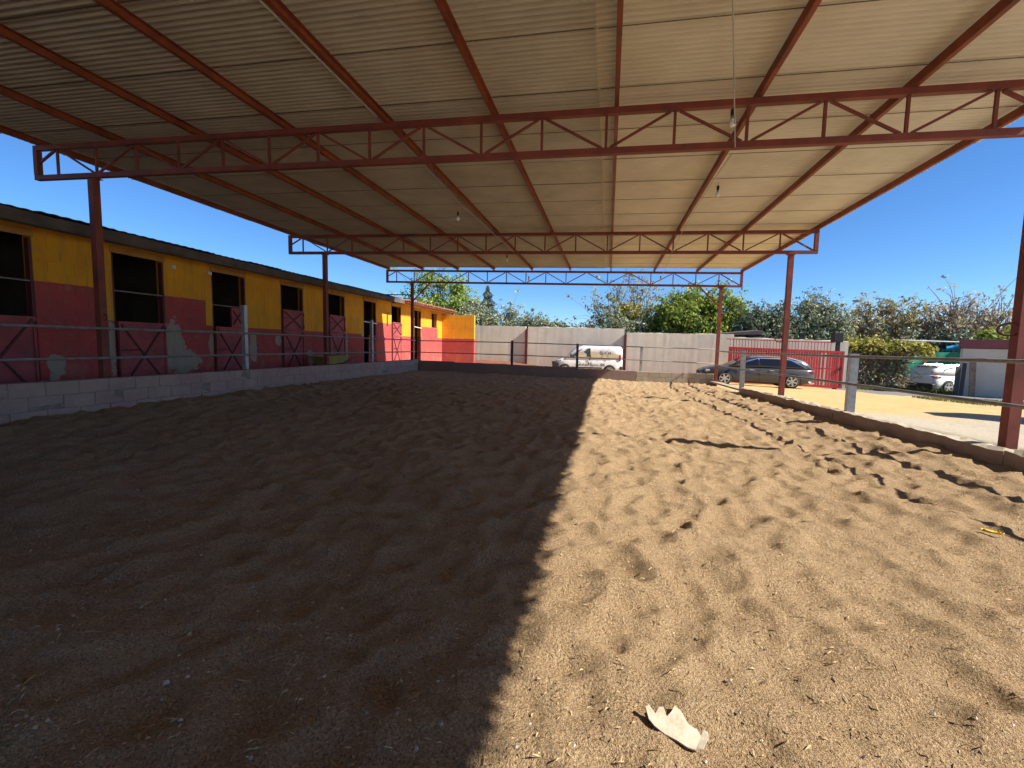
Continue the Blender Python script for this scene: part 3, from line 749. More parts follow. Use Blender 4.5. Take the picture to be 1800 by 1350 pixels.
# ------------------------------------------------------------------ grey boundary wall
YW = 28.7
bw = thing('boundary_wall', 'tall pale grey rendered wall with steel posts closing the yard behind the van', 'wall')
def gwall(x0, x1, z0a, zta, ztb, seed): return rough_slab(x0, x1, YW, YW + .2, z0a, zta, ztb, M['grey_render'], 'wall_panel', bw, seed, .014, max(8, int((x1 - x0) / .18)))
gwall(-9.6, -5.27, -2.2, 1.29, 1.245, 5); gwall(-5.13, .95, -2.3, 1.243, 1.175, 6); gwall(1.09, 7.25, -2.4, .945, .925, 7)
gwall(7.27, 13.25, -2.6, .76, .62, 8)
for x, zt in ((-5.20, 1.02), (1.02, .80)): MB().box((x, YW - .03, (zt - 2.2) / 2), (.15, .22, zt + 2.2)).build('post', M['door_dark'], bw)
shed = MB(); shed.add([(6.6, YW + 1.0, .98), (9.1, YW + 1.0, 1.22), (9.1, YW + 3.2, 1.30), (6.6, YW + 3.2, 1.06), (6.6, YW + 1.0, .88), (9.1, YW + 1.0, .98), (9.1, YW + 3.2, 1.0), (6.6, YW + 3.2, .9)], ((0,1,2,3),(7,6,5,4),(0,4,5,1),(1,5,6,2),(2,6,7,3),(3,7,4,0)))
sh = thing('lean_to_roof', 'dark sloping lean-to roof just showing over the grey wall', 'shed')
shed.build('roof', M['fibre'], sh)
for x in (6.8, 8.9):
    for yy in (YW + 1.2, YW + 3.0): MB().box((x, yy, -.6), (.1, .1, 3.0)).build('post', M['bark'], sh)

# ------------------------------------------------------------------ red gate, slid open along the wall
gt = thing('sliding_gate', 'tall red steel gate with upright bars standing open behind the dark estate car', 'gate')
GY = 26.3; gx0, gx1 = 6.42, 11.98
gb = lambda x: -.668 - .0233 * x - .0376 * GY + .04
gm = lambda x: gb(x) + 1.88
gu = lambda x: gb(x) + 2.36
MB().beam((gx0, GY, gm(gx0)), (gx1, GY, gm(gx1)), .07, .12).build('frame_rail', M['gate'], gt)
MB().beam((gx0, GY, gb(gx0) + .06), (gx1, GY, gb(gx1) + .06), .07, .12).build('frame_rail', M['gate'], gt)
MB().beam((gx0, GY, gb(gx0) + 1.0), (gx1, GY, gb(gx1) + 1.0), .03, .06).build('frame_rail', M['gate'], gt)
MB().beam((gx0 - .14, GY, gu(gx0)), (gx1 - .5, GY, gu(gx1 - .5)), .045, .045).build('top_rail', M['gate'], gt)
for x in (gx0 + .04, gx1 - .95, gx1 - .04): MB().box((x, GY, gb(x) + .94), (.085, .075, 1.76)).build('stile', M['gate'], gt)
nb = 44
for i in range(nb):
    x = gx0 + .14 + (gx1 - gx0 - .28) * i / (nb - 1)
    if abs(x - (gx1 - .95)) < .09: continue
    MB().box((x, GY - .005, gb(x) + .97), (.098, .03, 1.70)).build('bar', M['gate'], gt)
for i in range(34):
    x = gx0 + .05 + i * .152
    if x > gx1 - .55: break
    MB().box((x, GY, (gm(x) + gu(x)) / 2 + .02), (.022, .022, gu(x) - gm(x) - .08)).build('top_bar', M['gate'], gt)
MB().box((gx1 - .16, GY - .05, gb(gx1) + 1.02), (.10, .05, .16)).build('lock', M['black'], gt)
pl = thing('gate_pillar', 'gate pillar with a black box on top at the open end of the red gate', 'pillar')
MB().box((11.80, GY + .35, -.72), (.16, .16, 2.5)).build('shaft', M['black'], pl)
MB().box((11.74, GY + .35, .76), (.44, .40, .50)).build('cap_box', M['black'], pl, bevel=.02)

# ------------------------------------------------------------------ vehicles
def car_body(name, st, m, parent, seg=None):
    """st: list of (x, zlow, zbelt, half width) cross-sections; rounded shell from sill to belt line"""
    b = MB(); k = 0; ring = 14
    for (x, zl, zt, hw) in st:
        prof = [(-hw * .86, zl), (-hw * .97, zl + (zt - zl) * .12), (-hw, zl + (zt - zl) * .38), (-hw * .985, zl + (zt - zl) * .62), (-hw * .95, zl + (zt - zl) * .86), (-hw * .86, zt - .012), (-hw * .6, zt + .008)]
        prof = prof + [(-y, z) for y, z in prof[::-1]]
        b.v += [(x, y, z) for y, z in prof]
    for i in range(len(st) - 1):
        for j in range(ring): b.f.append((i * ring + j, i * ring + (j + 1) % ring, (i + 1) * ring + (j + 1) % ring, (i + 1) * ring + j))
    b.f.append(tuple(range(ring))); b.f.append(tuple((len(st) - 1) * ring + j for j in range(ring))[::-1])
    return b.build(name, m, parent, True)
def cabin(name, st, m, parent):
    """st: (x, zbelt, zroof, half width belt, half width roof)"""
    b = MB(); ring = 8
    for (x, z0, z1, w0, w1) in st:
        d = z1 - z0
        b.v += [(x, -w0, z0), (x, -(w0 + (w1 - w0) * .75), z0 + d * .72), (x, -w1 * .93, z0 + d * .93), (x, -w1 * .6, z1), (x, w1 * .6, z1), (x, w1 * .93, z0 + d * .93), (x, w0 + (w1 - w0) * .75, z0 + d * .72), (x, w0, z0)]
    for i in range(len(st) - 1):
        for j in range(ring): b.f.append((i * ring + j, i * ring + (j + 1) % ring, (i + 1) * ring + (j + 1) % ring, (i + 1) * ring + j))
    b.f.append(tuple(range(ring))); b.f.append(tuple((len(st) - 1) * ring + j for j in range(ring))[::-1])
    return b.build(name, m, parent, True)
def interp(st, x, cols):
    for a, b in zip(st, st[1:]):
        if a[0] <= x <= b[0]:
            t = (x - a[0]) / max(1e-6, b[0] - a[0]); return [a[c] + (b[c] - a[c]) * t for c in cols]
    e = st[0] if x < st[0][0] else st[-1]; return [e[c] for c in cols]
def side_panel(st, poly, side, off):
    """polygon (x, f) with f = 0 belt .. 0.72 of roof height, laid just proud of the cabin side"""
    vs = []
    for x, f_ in poly:
        z0, z1, w0, w1 = interp(st, x, (1, 2, 3, 4)); y = w0 + (w1 - w0) * .75 * min(1, f_ / .72) + off
        vs.append((x, side * y, z0 + (z1 - z0) * f_))
    return vs
def win(name, st, poly, side, m, parent, off=.006):
    o = side_panel(st, poly, side, off); i = side_panel(st, poly, side, off - .014); n = len(poly)
    b = MB(); b.add(o + i, [tuple(range(n)), tuple(range(n, 2 * n))[::-1]] + [(k, (k + 1) % n, n + (k + 1) % n, n + k) for k in range(n)])
    return b.build(name, m, parent)
def wheel(x, y, r, wd, side, parent, spokes=5, rimm=None, tyre_w=.30):
    t = MB().lathe((x, y, r), [(r * .62, -wd / 2), (r * .93, -wd / 2), (r, -wd * .3), (r, wd * .3), (r * .93, wd / 2), (r * .62, wd / 2)], 26, 'Y').build('wheel', M['tyre'], parent, True)
    yo = y + side * (wd / 2 - .02)
    rim = MB().lathe((x, yo, r), [(r * .55, -side * .05), (r * .69, side * .0), (r * .69, side * .022), (r * .63, side * .024), (r * .60, -side * .02)], 26, 'Y').build('rim', rimm or M['alloy'], t)
    MB().lathe((x, yo - side * .06, r), [(.02, 0), (r * .6, 0), (r * .6, -side * .01)], 20, 'Y').build('brake_disc', M['trim'], t)
    for k in range(spokes):
        an = 2 * math.pi * k / spokes + .3
        MB().beam((x + .03 * math.cos(an), yo + side * .008, r + .03 * math.sin(an)), (x + r * .64 * math.cos(an), yo + side * .012, r + r * .64 * math.sin(an)), .03, r * .2, (math.cos(an + 1.57), 0, math.sin(an + 1.57))).build('spoke', rimm or M['alloy'], t)
    MB().lathe((x, yo, r), [(.01, side * .03), (r * .16, side * .028), (r * .18, 0)], 12, 'Y').build('hub_cap', rimm or M['alloy'], t)
def arch(x, y, r, side, parent, m=None, zc=None):
    b = MB(); n = 16; zc = zc or r * .95; R = r * 1.16
    vs = [(x, y, zc)] + [(x + R * math.cos(a), y, zc + R * math.sin(a)) for a in np.linspace(-.35, math.pi + .35, n)]
    vs += [(p[0], p[1] - side * .25, p[2]) for p in vs]
    k = n + 1
    fs = [(0, i, i + 1) for i in range(1, n)] + [(i, i + 1, k + i + 1, k + i) for i in range(1, n)]
    b.add(vs, fs); return b.build('wheel_arch', m or M['black'], parent)
def text(s, size, loc, parent, m, name='lettering', rot=(math.pi / 2, 0, 0), bold=0.0, sx=1.0):
    cu = bpy.data.curves.new('t', 'FONT'); cu.body = s; cu.size = size; cu.extrude = .002; cu.offset = bold
    ob = bpy.data.objects.new('t', cu); COL.objects.link(ob); bpy.context.view_layer.update()
    me = bpy.data.meshes.new_from_object(ob.evaluated_get(bpy.context.evaluated_depsgraph_get())); bpy.data.objects.remove(ob); bpy.data.curves.remove(cu)
    me.materials.append(m); o = link(name, me, parent, loc); o.rotation_euler = rot; o.scale = (sx, 1, 1); return o

# white panel van, nose to the left, its side towards the arena (local +x is the nose; turned by 180 degrees)
vz = float(ground_z(np.array(-1.1), np.array(26.3)))
van = thing('panel_van', 'small white panel van with dark lettering parked before the grey wall', 'van', None, (-1.13, 26.55, vz + .02), math.pi)
hwv = .85
vst = [(-1.94, .32, .98, .74), (-1.88, .22, 1.02, .82), (-1.55, .19, 1.04, hwv), (-.6, .18, 1.04, hwv), (.5, .18, 1.03, hwv), (1.05, .19, 1.00, .84), (1.45, .20, .93, .82), (1.75, .22, .83, .76), (1.92, .28, .68, .60)]
body = car_body('body', vst, M['white_paint'], van)
vcab = [(-1.93, 1.00, 1.50, .76, .66), (-1.82, 1.03, 1.68, .82, .74), (-1.40, 1.03, 1.73, .84, .76), (-.4, 1.03, 1.735, .845, .77), (.25, 1.02, 1.70, .845, .76), (.62, 1.01, 1.58, .84, .72), (1.02, .985, 1.22, .82, .72), (1.25, .955, 1.0, .80, .74)]
cb = cabin('cargo_shell', vcab, M['white_paint'], van)
S = 1  # van turned by 180 deg: the side seen is local +y
win('side_window', vcab, [(-.16, .06), (.92, .07), (.66, .48), (.36, .68), (-.12, .70)], S, M['glass_clear'], van)
win('window_trim', vcab, [(-.19, .02), (1.0, .03), (.68, .53), (.36, .73), (-.15, .745)], S, M['trim'], van, .003)
ws = MB(); ws.add([(.70, -.60, 1.575), (.70, .60, 1.575), (1.12, .68, 1.13), (1.12, -.68, 1.13)], ((0,1,2,3),)); ws.build('windscreen', M['glass'], van)
for sd in (1, -1):
    for x in (1.27, -1.24):
        arch(x, sd * (hwv + .004), .30, sd, van, M['trim']); wheel(x, sd * (hwv - .085), .30, .19, sd, van, 8)
MB().box((0.05, hwv + .008, .44), (1.75, .025, .075)).build('rub_strip', M['trim'], van, bevel=.008)
bp = MB(); bp.add([(1.55, -.84, .20), (1.97, -.64, .22), (1.97, .64, .22), (1.55, .86, .20), (1.64, .885, .66), (1.86, .84, .74), (2.05, .64, .74), (2.05, -.64, .74), (1.86, -.84, .74), (1.64, -.885, .66)], ((0,1,2,3),(3,4,5,6,2),(2,6,7,1),(1,7,8,9,0),(4,9,8,7,6,5))); bp.build('front_bumper', M['trim'], van)
MB().box((-1.87, .0, .42), (.16, 1.72, .30)).build('rear_bumper', M['trim'], van, bevel=.04)
MB().box((-1.80, hwv - .055, 1.02), (.10, .09, .34)).build('tail_lamp', M['taillamp'], van, bevel=.02)
MB().box((-1.80, -hwv + .055, 1.02), (.10, .09, .34)).build('tail_lamp', M['taillamp'], van, bevel=.02)
MB().box((1.62, .70, .80), (.34, .16, .12)).build('head_lamp', M['lampglass'], van, bevel=.04)
mi = MB().box((.92, hwv + .10, 1.10), (.10, .17, .24)).build('door_mirror', M['black'], van, bevel=.03)
MB().box((-.13, hwv - .003, .92), (.05, .03, .14)).build('door_handle', M['trim'], van, bevel=.008)
MB().box((-.20, hwv + .001, .66), (.008, .006, .80)).build('door_gap', M['trim'], van)
ya = hwv + .004
text('G', .25, (-.66, .842, 1.19), van, M['ink'], rot=(math.pi / 2, 0, math.pi), bold=.004)
text('H', .22, (-1.13, .842, 1.20), van, M['ink'], rot=(math.pi / 2, 0, math.pi), bold=.004)
xm = MB(); xm.beam((-.73, .848, .98), (-1.20, .815, 1.53), .012, .016, (0, 1, 0)); xm.beam((-1.20, .849, .96), (-.82, .816, 1.53), .012, .016, (0, 1, 0)); xm.build('emblem', M['ink'], van)
text('G', .32, (.62, ya, .545), van, M['ink'], rot=(math.pi / 2, 0, math.pi), bold=.003)
text('lobal', .22, (.40, ya, .55), van, M['ink'], rot=(math.pi / 2, 0, math.pi))
text('H', .31, (-.02, ya + .002, .55), van, M['ink'], rot=(math.pi / 2, 0, math.pi), bold=.004)
text('ipica.', .22, (-.23, ya + .002, .55), van, M['ink'], rot=(math.pi / 2, 0, math.pi))
text('es', .31, (-.72, ya + .002, .55), van, M['ink'], rot=(math.pi / 2, 0, math.pi), bold=.004)

# dark grey estate car, nose to the left
ag = lambda x: float(ground_z(np.array(x), np.array(23.6)))
est = thing('estate_car', 'dark grey estate car with chrome window line parked before the red gate', 'car', None, (6.88, 23.62, ag(6.88) + .01), math.pi)
est.rotation_euler = (0, -math.atan((ag(5.4) - ag(8.3)) / 2.9), math.pi)
he = .925
ast = [(-2.42, .34, .88, .70), (-2.36, .26, .93, .82), (-2.0, .21, .96, .90), (-1.4, .19, .965, he), (0, .18, .95, he), (.9, .18, .935, he), (1.25, .19, .93, .915), (1.7, .20, .88, .89), (2.1, .22, .80, .83), (2.36, .26, .70, .72), (2.48, .34, .58, .55)]
body = car_body('body', ast, M['grey_paint'], est)
acab = [(-2.30, .93, 1.00, .74, .60), (-2.10, .95, 1.26, .80, .62), (-1.80, .955, 1.40, .83, .63), (-1.2, .955, 1.445, .85, .65), (-.3, .95, 1.455, .86, .66), (.25, .94, 1.42, .86, .65), (.75, .935, 1.20, .85, .65), (1.22, .925, .95, .83, .70)]
cabin('cabin_shell', acab, M['grey_paint'], est)
for poly in ([(-.02, .10), (.92, .10), (.70, .36), (.40, .66), (.02, .78)], [(-.98, .10), (-.07, .10), (-.04, .78), (-.9, .78)], [(-1.95, .12), (-1.05, .10), (-1.0, .78), (-1.35, .74)]):
    win('side_window', acab, poly, 1, M['glass'], est, .010)
win('chrome_surround', acab, [(-2.04, .05), (1.02, .05), (.72, .42), (.40, .74), (0.0, .855), (-1.0, .855), (-1.42, .80)], 1, M['chrome'], est, .004)
MB().path([(-2.0, .66, 1.245), (-1.3, .67, 1.42), (-.3, .675, 1.455), (.35, .665, 1.385)], .016, 6).build('roof_rail', M['chrome'], est)
MB().path([(-2.0, -.66, 1.245), (-1.3, -.67, 1.42), (-.3, -.675, 1.455), (.35, -.665, 1.385)], .016, 6).build('roof_rail', M['chrome'], est)
ws = MB(); ws.add([(.40, -.56, 1.40), (.40, .56, 1.40), (1.16, .66, .985), (1.16, -.66, .985)], ((0,1,2,3),)); ws.build('windscreen', M['glass'], est)
for sd in (1, -1):
    for x in (1.46, -1.42):
        arch(x, sd * (he - .004), .335, sd, est, M['black']); wheel(x, sd * (he - .10), .335, .22, sd, est, 6)
for x in (-.55, .30): MB().box((x, he - .006, .80), (.20, .035, .03)).build('door_handle', M['chrome'], est, bevel=.008)
for x in (-1.02, -.05, .95): MB().box((x, he - .012, .60), (.008, .03, .58)).build('door_gap', M['trim'], est)
MB().box((.0, he - .02, .27), (2.3, .04, .05)).build('sill_trim', M['trim'], est, bevel=.01)
MB().box((-2.22, he - .16, .80), (.26, .16, .12)).build('tail_lamp', M['taillamp'], est, bevel=.03)
MB().box((-2.22, -he + .16, .80), (.26, .16, .12)).build('tail_lamp', M['taillamp'], est, bevel=.03)
MB().box((2.12, .70, .66), (.40, .20, .13)).build('head_lamp', M['lampglass'], est, bevel=.04)
MB().box((2.44, 0, .50), (.08, 1.0, .26)).build('grille', M['black'], est, bevel=.02)
MB().box((2.47, 0, .42), (.03, .52, .11)).build('number_plate', M['plate'], est)
MB().box((-2.25, .5, .30), (.22, .8, .06)).build('bumper_strip', M['chrome'], est, bevel=.01)
MB().box((.95, he + .07, 1.0), (.14, .17, .12)).build('door_mirror', M['grey_paint'], est, bevel=.03)

# white SUV seen from behind, half hidden by the hut
suv = thing('suv', 'white sport utility car seen from behind beside the grey hut', 'car', None, (19.95, 31.15, 0), rad(18))
sg = float(ground_z(np.array(19.0), np.array(30.0))); suv.location.z = sg - .02
hs = .97
sst = [(-2.36, .48, .98, .78), (-2.30, .34, 1.05, .90), (-2.0, .28, 1.08, .96), (-1.4, .27, 1.08, hs), (0, .26, 1.06, hs), (1.2, .27, 1.04, .96), (1.8, .28, .98, .92), (2.2, .32, .88, .84), (2.36, .40, .72, .66)]
car_body('body', sst, M['white_paint'], suv)
scab = [(-2.22, 1.05, 1.14, .80, .62), (-1.95, 1.08, 1.42, .86, .62), (-1.60, 1.08, 1.58, .90, .64), (-.6, 1.07, 1.65, .91, .66), (.2, 1.06, 1.62, .91, .65), (.75, 1.05, 1.38, .90, .66), (1.25, 1.03, 1.08, .87, .70)]
cabin('cabin_shell', scab, M['white_paint'], suv)
rw = MB(); rw.add([(-2.19, -.66, 1.16), (-2.19, .66, 1.16), (-1.74, .56, 1.52), (-1.74, -.56, 1.52), (-2.15, -.64, 1.13), (-2.15, .64, 1.13), (-1.70, .54, 1.49), (-1.70, -.54, 1.49)], ((0,1,2,3),(7,6,5,4),(0,4,5,1),(1,5,6,2),(2,6,7,3),(3,7,4,0))); rw.build('rear_window', M['glass'], suv)
MB().box((-1.72, 0, 1.575), (.36, 1.18, .04)).build('spoiler', M['white_paint'], suv, bevel=.015)
for sd in (1, -1):
    win('side_window', scab, [(-1.75, .14), (.95, .10), (.55, .60), (.1, .78), (-1.1, .76), (-1.5, .62)], sd, M['glass'], suv, .008)
    for x in (1.42, -1.42):
        arch(x, sd * (hs - .004), .37, sd, suv, M['trim']); wheel(x, sd * (hs - .10), .37, .24, sd, suv, 5)
    MB().box((-2.03, sd * .955, .975), (.40, .03, .055)).build('tail_lamp', M['taillamp'], suv, bevel=.01)
    MB().box((-2.21, sd * .72, .97), (.24, .44, .10)).build('tail_lamp', M['taillamp'], suv, bevel=.025)
    MB().path([(-1.3, sd * .60, 1.63), (-.4, sd * .61, 1.675), (.2, sd * .60, 1.64)], .022, 6).build('roof_rail', M['chrome'], suv)
MB().box((-2.27, 0, .43), (.30, 1.84, .30)).build('rear_bumper', M['black'], suv, bevel=.06)
MB().box((-2.352, 0, .88), (.02, .52, .12)).build('number_plate', M['plate'], suv)
MB().box((-1.9, .1, 1.63), (.12, .06, .05)).build('roof_fin', M['white_paint'], suv, bevel=.015)

# ------------------------------------------------------------------ hut on the right
hut = thing('hut', 'plain grey rendered hut with a maroon parapet at the right edge of the yard', 'hut', None, (17.95, 27.55, 0), rad(-30))
HY = 27.2
rough_slab(0, 6.0, 0, 1.7, -2.8, .32, .29, M['grey_render'], 'wall', hut, 21, .008, 24)
rough_slab(-.09, 6.1, -.06, 1.75, .325, .80, .77, M['maroon_render'], 'parapet', hut, 22, .01, 24)
for i, (x, h, l) in enumerate(((17.55, 1.7, .12), (17.30, 1.5, .10), (17.95, 1.85, .05))):
    o = MB().box((0, 0, h / 2), (.16 + .05 * i, .04, h)).build('leaning_board', M['trim'] if i != 2 else M['twig'])
    o.location = (x, HY - .42 - .05 * i, float(ground_z(np.array(x), np.array(HY)))); o.rotation_euler = (-.15, l, 0)
    tag(o, ['dark board leaning by the hut corner, middle of three', 'dark board leaning by the hut corner, nearest the white car', 'thin brown board leaning against the hut wall'][i], 'board', 'boards leaning by the hut')

shd = thing('shed', 'small grey shed added outside the right edge of view for its shadow on the yard', 'shed', None, (10.3, 8.6, -1.2), rad(12))  # unseen shed, added for the shadow it throws across the yard
MB().box((1.3, 1.1, 1.15), (2.6, 2.2, 2.3)).build('wall', M['grey_render'], shd)
MB().add([(-.15, -.15, 2.31), (2.75, -.15, 2.31), (2.75, 2.35, 2.31), (-.15, 2.35, 2.31), (-.15, 1.1, 2.95), (2.75, 1.1, 2.95)], ((0,1,5,4),(2,3,4,5),(0,4,3),(1,2,5),(0,3,2,1))).build('roof', M['tile'], shd)
# ------------------------------------------------------------------ tarpaulin on a pipe frame
tp = thing('tarpaulin', 'green tarpaulin slung low between posts behind the white car', 'tarpaulin')
nx, nz = 36, 14; tv = []; TYY = 32.6
for i in range(nx + 1):
    for j in range(nz + 1):
        u, v = i / nx, j / nz
        x = 17.6 + 4.2 * u; z = .28 - .05 * u - 1.75 * v * (1 - .15 * math.sin(u * 3.1)) - .14 * math.sin(u * math.pi) * (1 - v)
        yy = TYY + .12 * math.sin(u * 19 + 2 * v) * (1 - u * .7) + .08 * math.sin(u * 7 + v * 5) - .5 * v * (1 - u) ** 2
        tv.append((x - .5 * v * (1 - u), yy, z))
tb = MB(); tb.add(tv, [(i * (nz + 1) + j, (i + 1) * (nz + 1) + j, (i + 1) * (nz + 1) + j + 1, i * (nz + 1) + j + 1) for i in range(nx) for j in range(nz)])
tb.build('sheet', M['tarp'], tp, True)
for x in (17.6, 21.8): MB().path([(x, TYY + .02, -2.4), (x, TYY + .02, .86)], .03, 8).build('post', M['white_metal'], tp)
MB().path([(17.5, TYY, .84), (21.9, TYY, .74)], .035, 8).build('top_pipe', M['white_metal'], tp)
bt = MB(); bt.add([(20.7, TYY + .5, .35), (21.9, TYY + .5, .70), (21.9, TYY + .6, .25), (20.4, TYY + .6, .20), (20.9, TYY + .9, .5), (21.9, TYY + .9, .72)], ((0,1,2,3),(0,1,5,4))); o = bt.build('blue_sheet', M['blue_tarp'], None)
tag(o, 'scrap of bright blue sheeting over the end of the green tarpaulin', 'sheeting')

# ------------------------------------------------------------------ foliage
def leaf_mesh(name, pts, nrm, size, tone, m, parent, aspect=.55, rs=None):
    n = len(pts); rs = rs or np.random.RandomState(1)
    a = rs.normal(size=(n, 3)); a /= np.linalg.norm(a, axis=1)[:, None]
    nn = nrm + .9 * a; nn /= np.linalg.norm(nn, axis=1)[:, None] + 1e-9
    r = rs.normal(size=(n, 3)); u = np.cross(nn, r); u /= np.linalg.norm(u, axis=1)[:, None] + 1e-9
    v = np.cross(nn, u); s = size * rs.uniform(.7, 1.35, n)
    U = u * s[:, None]; V = v * (s * aspect)[:, None]
    co = np.stack([pts - U, pts + V * .9 + nn * (s * .12)[:, None], pts + U, pts - V * .9 + nn * (s * .12)[:, None]], 1).reshape(-1, 3)
    me = bpy.data.meshes.new(name)
    me.vertices.add(4 * n); me.vertices.foreach_set('co', co.reshape(-1).astype(np.float32))
    me.loops.add(4 * n); me.loops.foreach_set('vertex_index', np.arange(4 * n, dtype=np.int32))
    me.polygons.add(n); me.polygons.foreach_set('loop_start', np.arange(0, 4 * n, 4, dtype=np.int32)); me.update(); me.validate()
    at = me.attributes.new('tone', 'FLOAT', 'FACE'); at.data.foreach_set('value', np.clip(tone, 0, 1).astype(np.float32))
    me.materials.append(m); return link(name, me, parent)
def make_tree(name, label, base, top_z, crown, leafm, nl=5000, lsize=.12, seed=1, clumps=26, trunk_r=.16, gold=.12, cat='tree', group=None, flat=.75, crowns=None, fork=.35, twigs=True, shell=.55, bark=None, csize=1.0, tipf=.5, tipr=1.7):
    """crown: (cx, cy, cz, rx, ry, rz) world ellipsoid"""
    rs = np.random.RandomState(seed); rr = random.Random(seed)
    t = thing(name, label, cat, group, base)
    B = np.array(base); cx, cy, cz, rx, ry, rz = crown
    cl = []
    tries = 0
    while len(cl) < clumps and tries < 4000:
        tries += 1
        p = rs.uniform(-1, 1, 3); q = np.linalg.norm(p)
        if q > 1 or q < .30 and rs.rand() < .6: continue
        p[2] = p[2] * 1.0
        c = np.array([cx + p[0] * rx * .86, cy + p[1] * ry * .86, cz + p[2] * rz * .86])
        cl.append((c, rs.uniform(.20, .36) * (rx + rz) * .5 * csize))
    br = MB(); ends = []
    fk = np.array([B[0] * .7 + cx * .3, B[1] * .7 + cy * .3, B[2] + (cz - rz - B[2]) * 1.0 + rz * fork])
    tp = [B, B * .6 + fk * .4 + rs.normal(0, .06, 3), fk]
    br.path([p - B for p in tp], [trunk_r, trunk_r * .85, trunk_r * .65], 8)
    for c, s in cl:
        mid = fk * .45 + c * .55 + rs.normal(0, .12, 3) * (rx * .4) - np.array([0, 0, .10 * rz])
        r0 = trunk_r * rs.uniform(.28, .45)
        br.path([fk - B, mid - B, c - B], [r0, r0 * .6, r0 * .2], 5, False)
        if twigs:
            for _ in range(7):
                e = c + rs.normal(0, 1, 3) * s * .95; ends.append(e)
                br.path([(mid * .3 + c * .7) - B, (c + e) / 2 + rs.normal(0, .05, 3) - B, e - B], [r0 * .35, r0 * .22, r0 * .08], 4, False)
    br.build('trunk', bark or M['bark'], t, True, fix=False)
    P = []; Nn = []; T = []; k_ = max(3, int(nl * tipf) // max(1, len(ends))); nl = int(nl * (1 - tipf))
    for e in ends:
        n = int(k_ * rs.uniform(.4, 1.6)) + 1; d = rs.normal(0, 1, (n, 3)) * np.array([1, 1, .7]) * lsize * tipr
        P.append(e + d); Nn.append(d / lsize + np.array([0, 0, .6])); T.append(rs.rand(n) * .62 + rs.normal(0, .14) + (rs.rand(n) < gold) * .5)
    per = max(1, nl // len(cl))
    for c, s in cl:
        n = int(per * rs.uniform(.6, 1.4)); d = rs.normal(size=(n, 3)); d /= np.linalg.norm(d, axis=1)[:, None]
        rad_ = s * (shell + (1 - shell) * rs.rand(n) ** .6) * (1 + .25 * np.sin(d[:, 0] * 5 + c[0] * 7) * np.cos(d[:, 1] * 6 + c[2] * 5))
        p = c + d * rad_[:, None] * np.array([1, 1, flat])
        P.append(p); Nn.append(d + np.array([0, 0, .5]))
        T.append(rs.rand(n) * .62 + rs.normal(0, .12) + (rs.rand(n) < gold) * .5)
    P = np.concatenate(P) - B; Nn = np.concatenate(Nn); T = np.concatenate(T)
    leaf_mesh('crown', P, Nn, lsize, T, leafm, t, rs=rs)
    return t
gz = lambda x, y: float(ground_z(np.array(float(x)), np.array(float(y))))
def tree_px(name, label, cx, cy_, cz, rx, rz, ry=None, **k):
    return make_tree(name, label, (cx + k.pop('lean', 0), cy_, gz(cx, cy_) - .1), 0, (cx, cy_, cz, rx, ry or rx * .8, rz), **k)
FA = 'F'
F_, PXW = 785.0, 1800
def at(px, py, Y):
    # point on the plane y = Y seen at that pixel of the photograph (used once, to read off positions)
    d = rt2 * ((px - 900) / F_) - up2 * ((py - 675) / F_) + fw; d = d * (Y / d.y); return d
def crown_at(px0, px1, py0, py1, Y):
    a = at(px0, (py0 + py1) / 2, Y); b = at(px1, (py0 + py1) / 2, Y); c = at((px0 + px1) / 2, py0, Y); d = at((px0 + px1) / 2, py1, Y)
    return ((a.x + b.x) / 2, Y, (c.z + d.z) / 2, (b.x - a.x) / 2, (c.z - d.z) / 2)
def tree_at(name, label, box, Y, **k):
    cx, cy_, cz, rx, rz = crown_at(*box, Y); return tree_px(name, label, cx, cy_, cz, rx, rz, **k)
GB = 'trees beyond the boundary wall'
tree_at('ash_tree', 'tall light green tree rising behind the tiled stable roof', (708, 832, 472, 625), 44, leafm=M['leaf_fresh'], nl=14000, lsize=.15, seed=2, clumps=80, csize=.7, gold=.15, group=GB, trunk_r=.25)
tree_at('ash_tree', 'smaller light green tree right of the tall one behind the yellow end wall', (792, 846, 505, 610), 42, leafm=M['leaf_fresh'], nl=8000, lsize=.14, seed=3, clumps=46, csize=.75, gold=.2, group=GB)
OL = 'olive trees beyond the boundary wall'
for (bx, Y_, sd, lb) in (((786, 880, 528, 625), 37, 4, 'silvery olive tree behind the joint of yellow end wall and grey wall'),
                         ((842, 940, 541, 632), 39, 5, 'silvery olive tree before the foot of the pointed conifer'),
                         ((896, 986, 551, 635), 38, 6, 'grey olive tree over the grey wall right of the conifer'),
                         ((952, 1020, 561, 640), 40, 7, 'low far olive top above the left half of the middle wall panel'),
                         ((996, 1056, 566, 640), 42, 8, 'lowest olive top peeping over the middle wall panel')):
    tree_at('olive_tree', lb, bx, Y_, leafm=M['leaf_olive'], nl=9500, lsize=.10, seed=sd, clumps=60, group=OL, csize=.75, shell=.35)
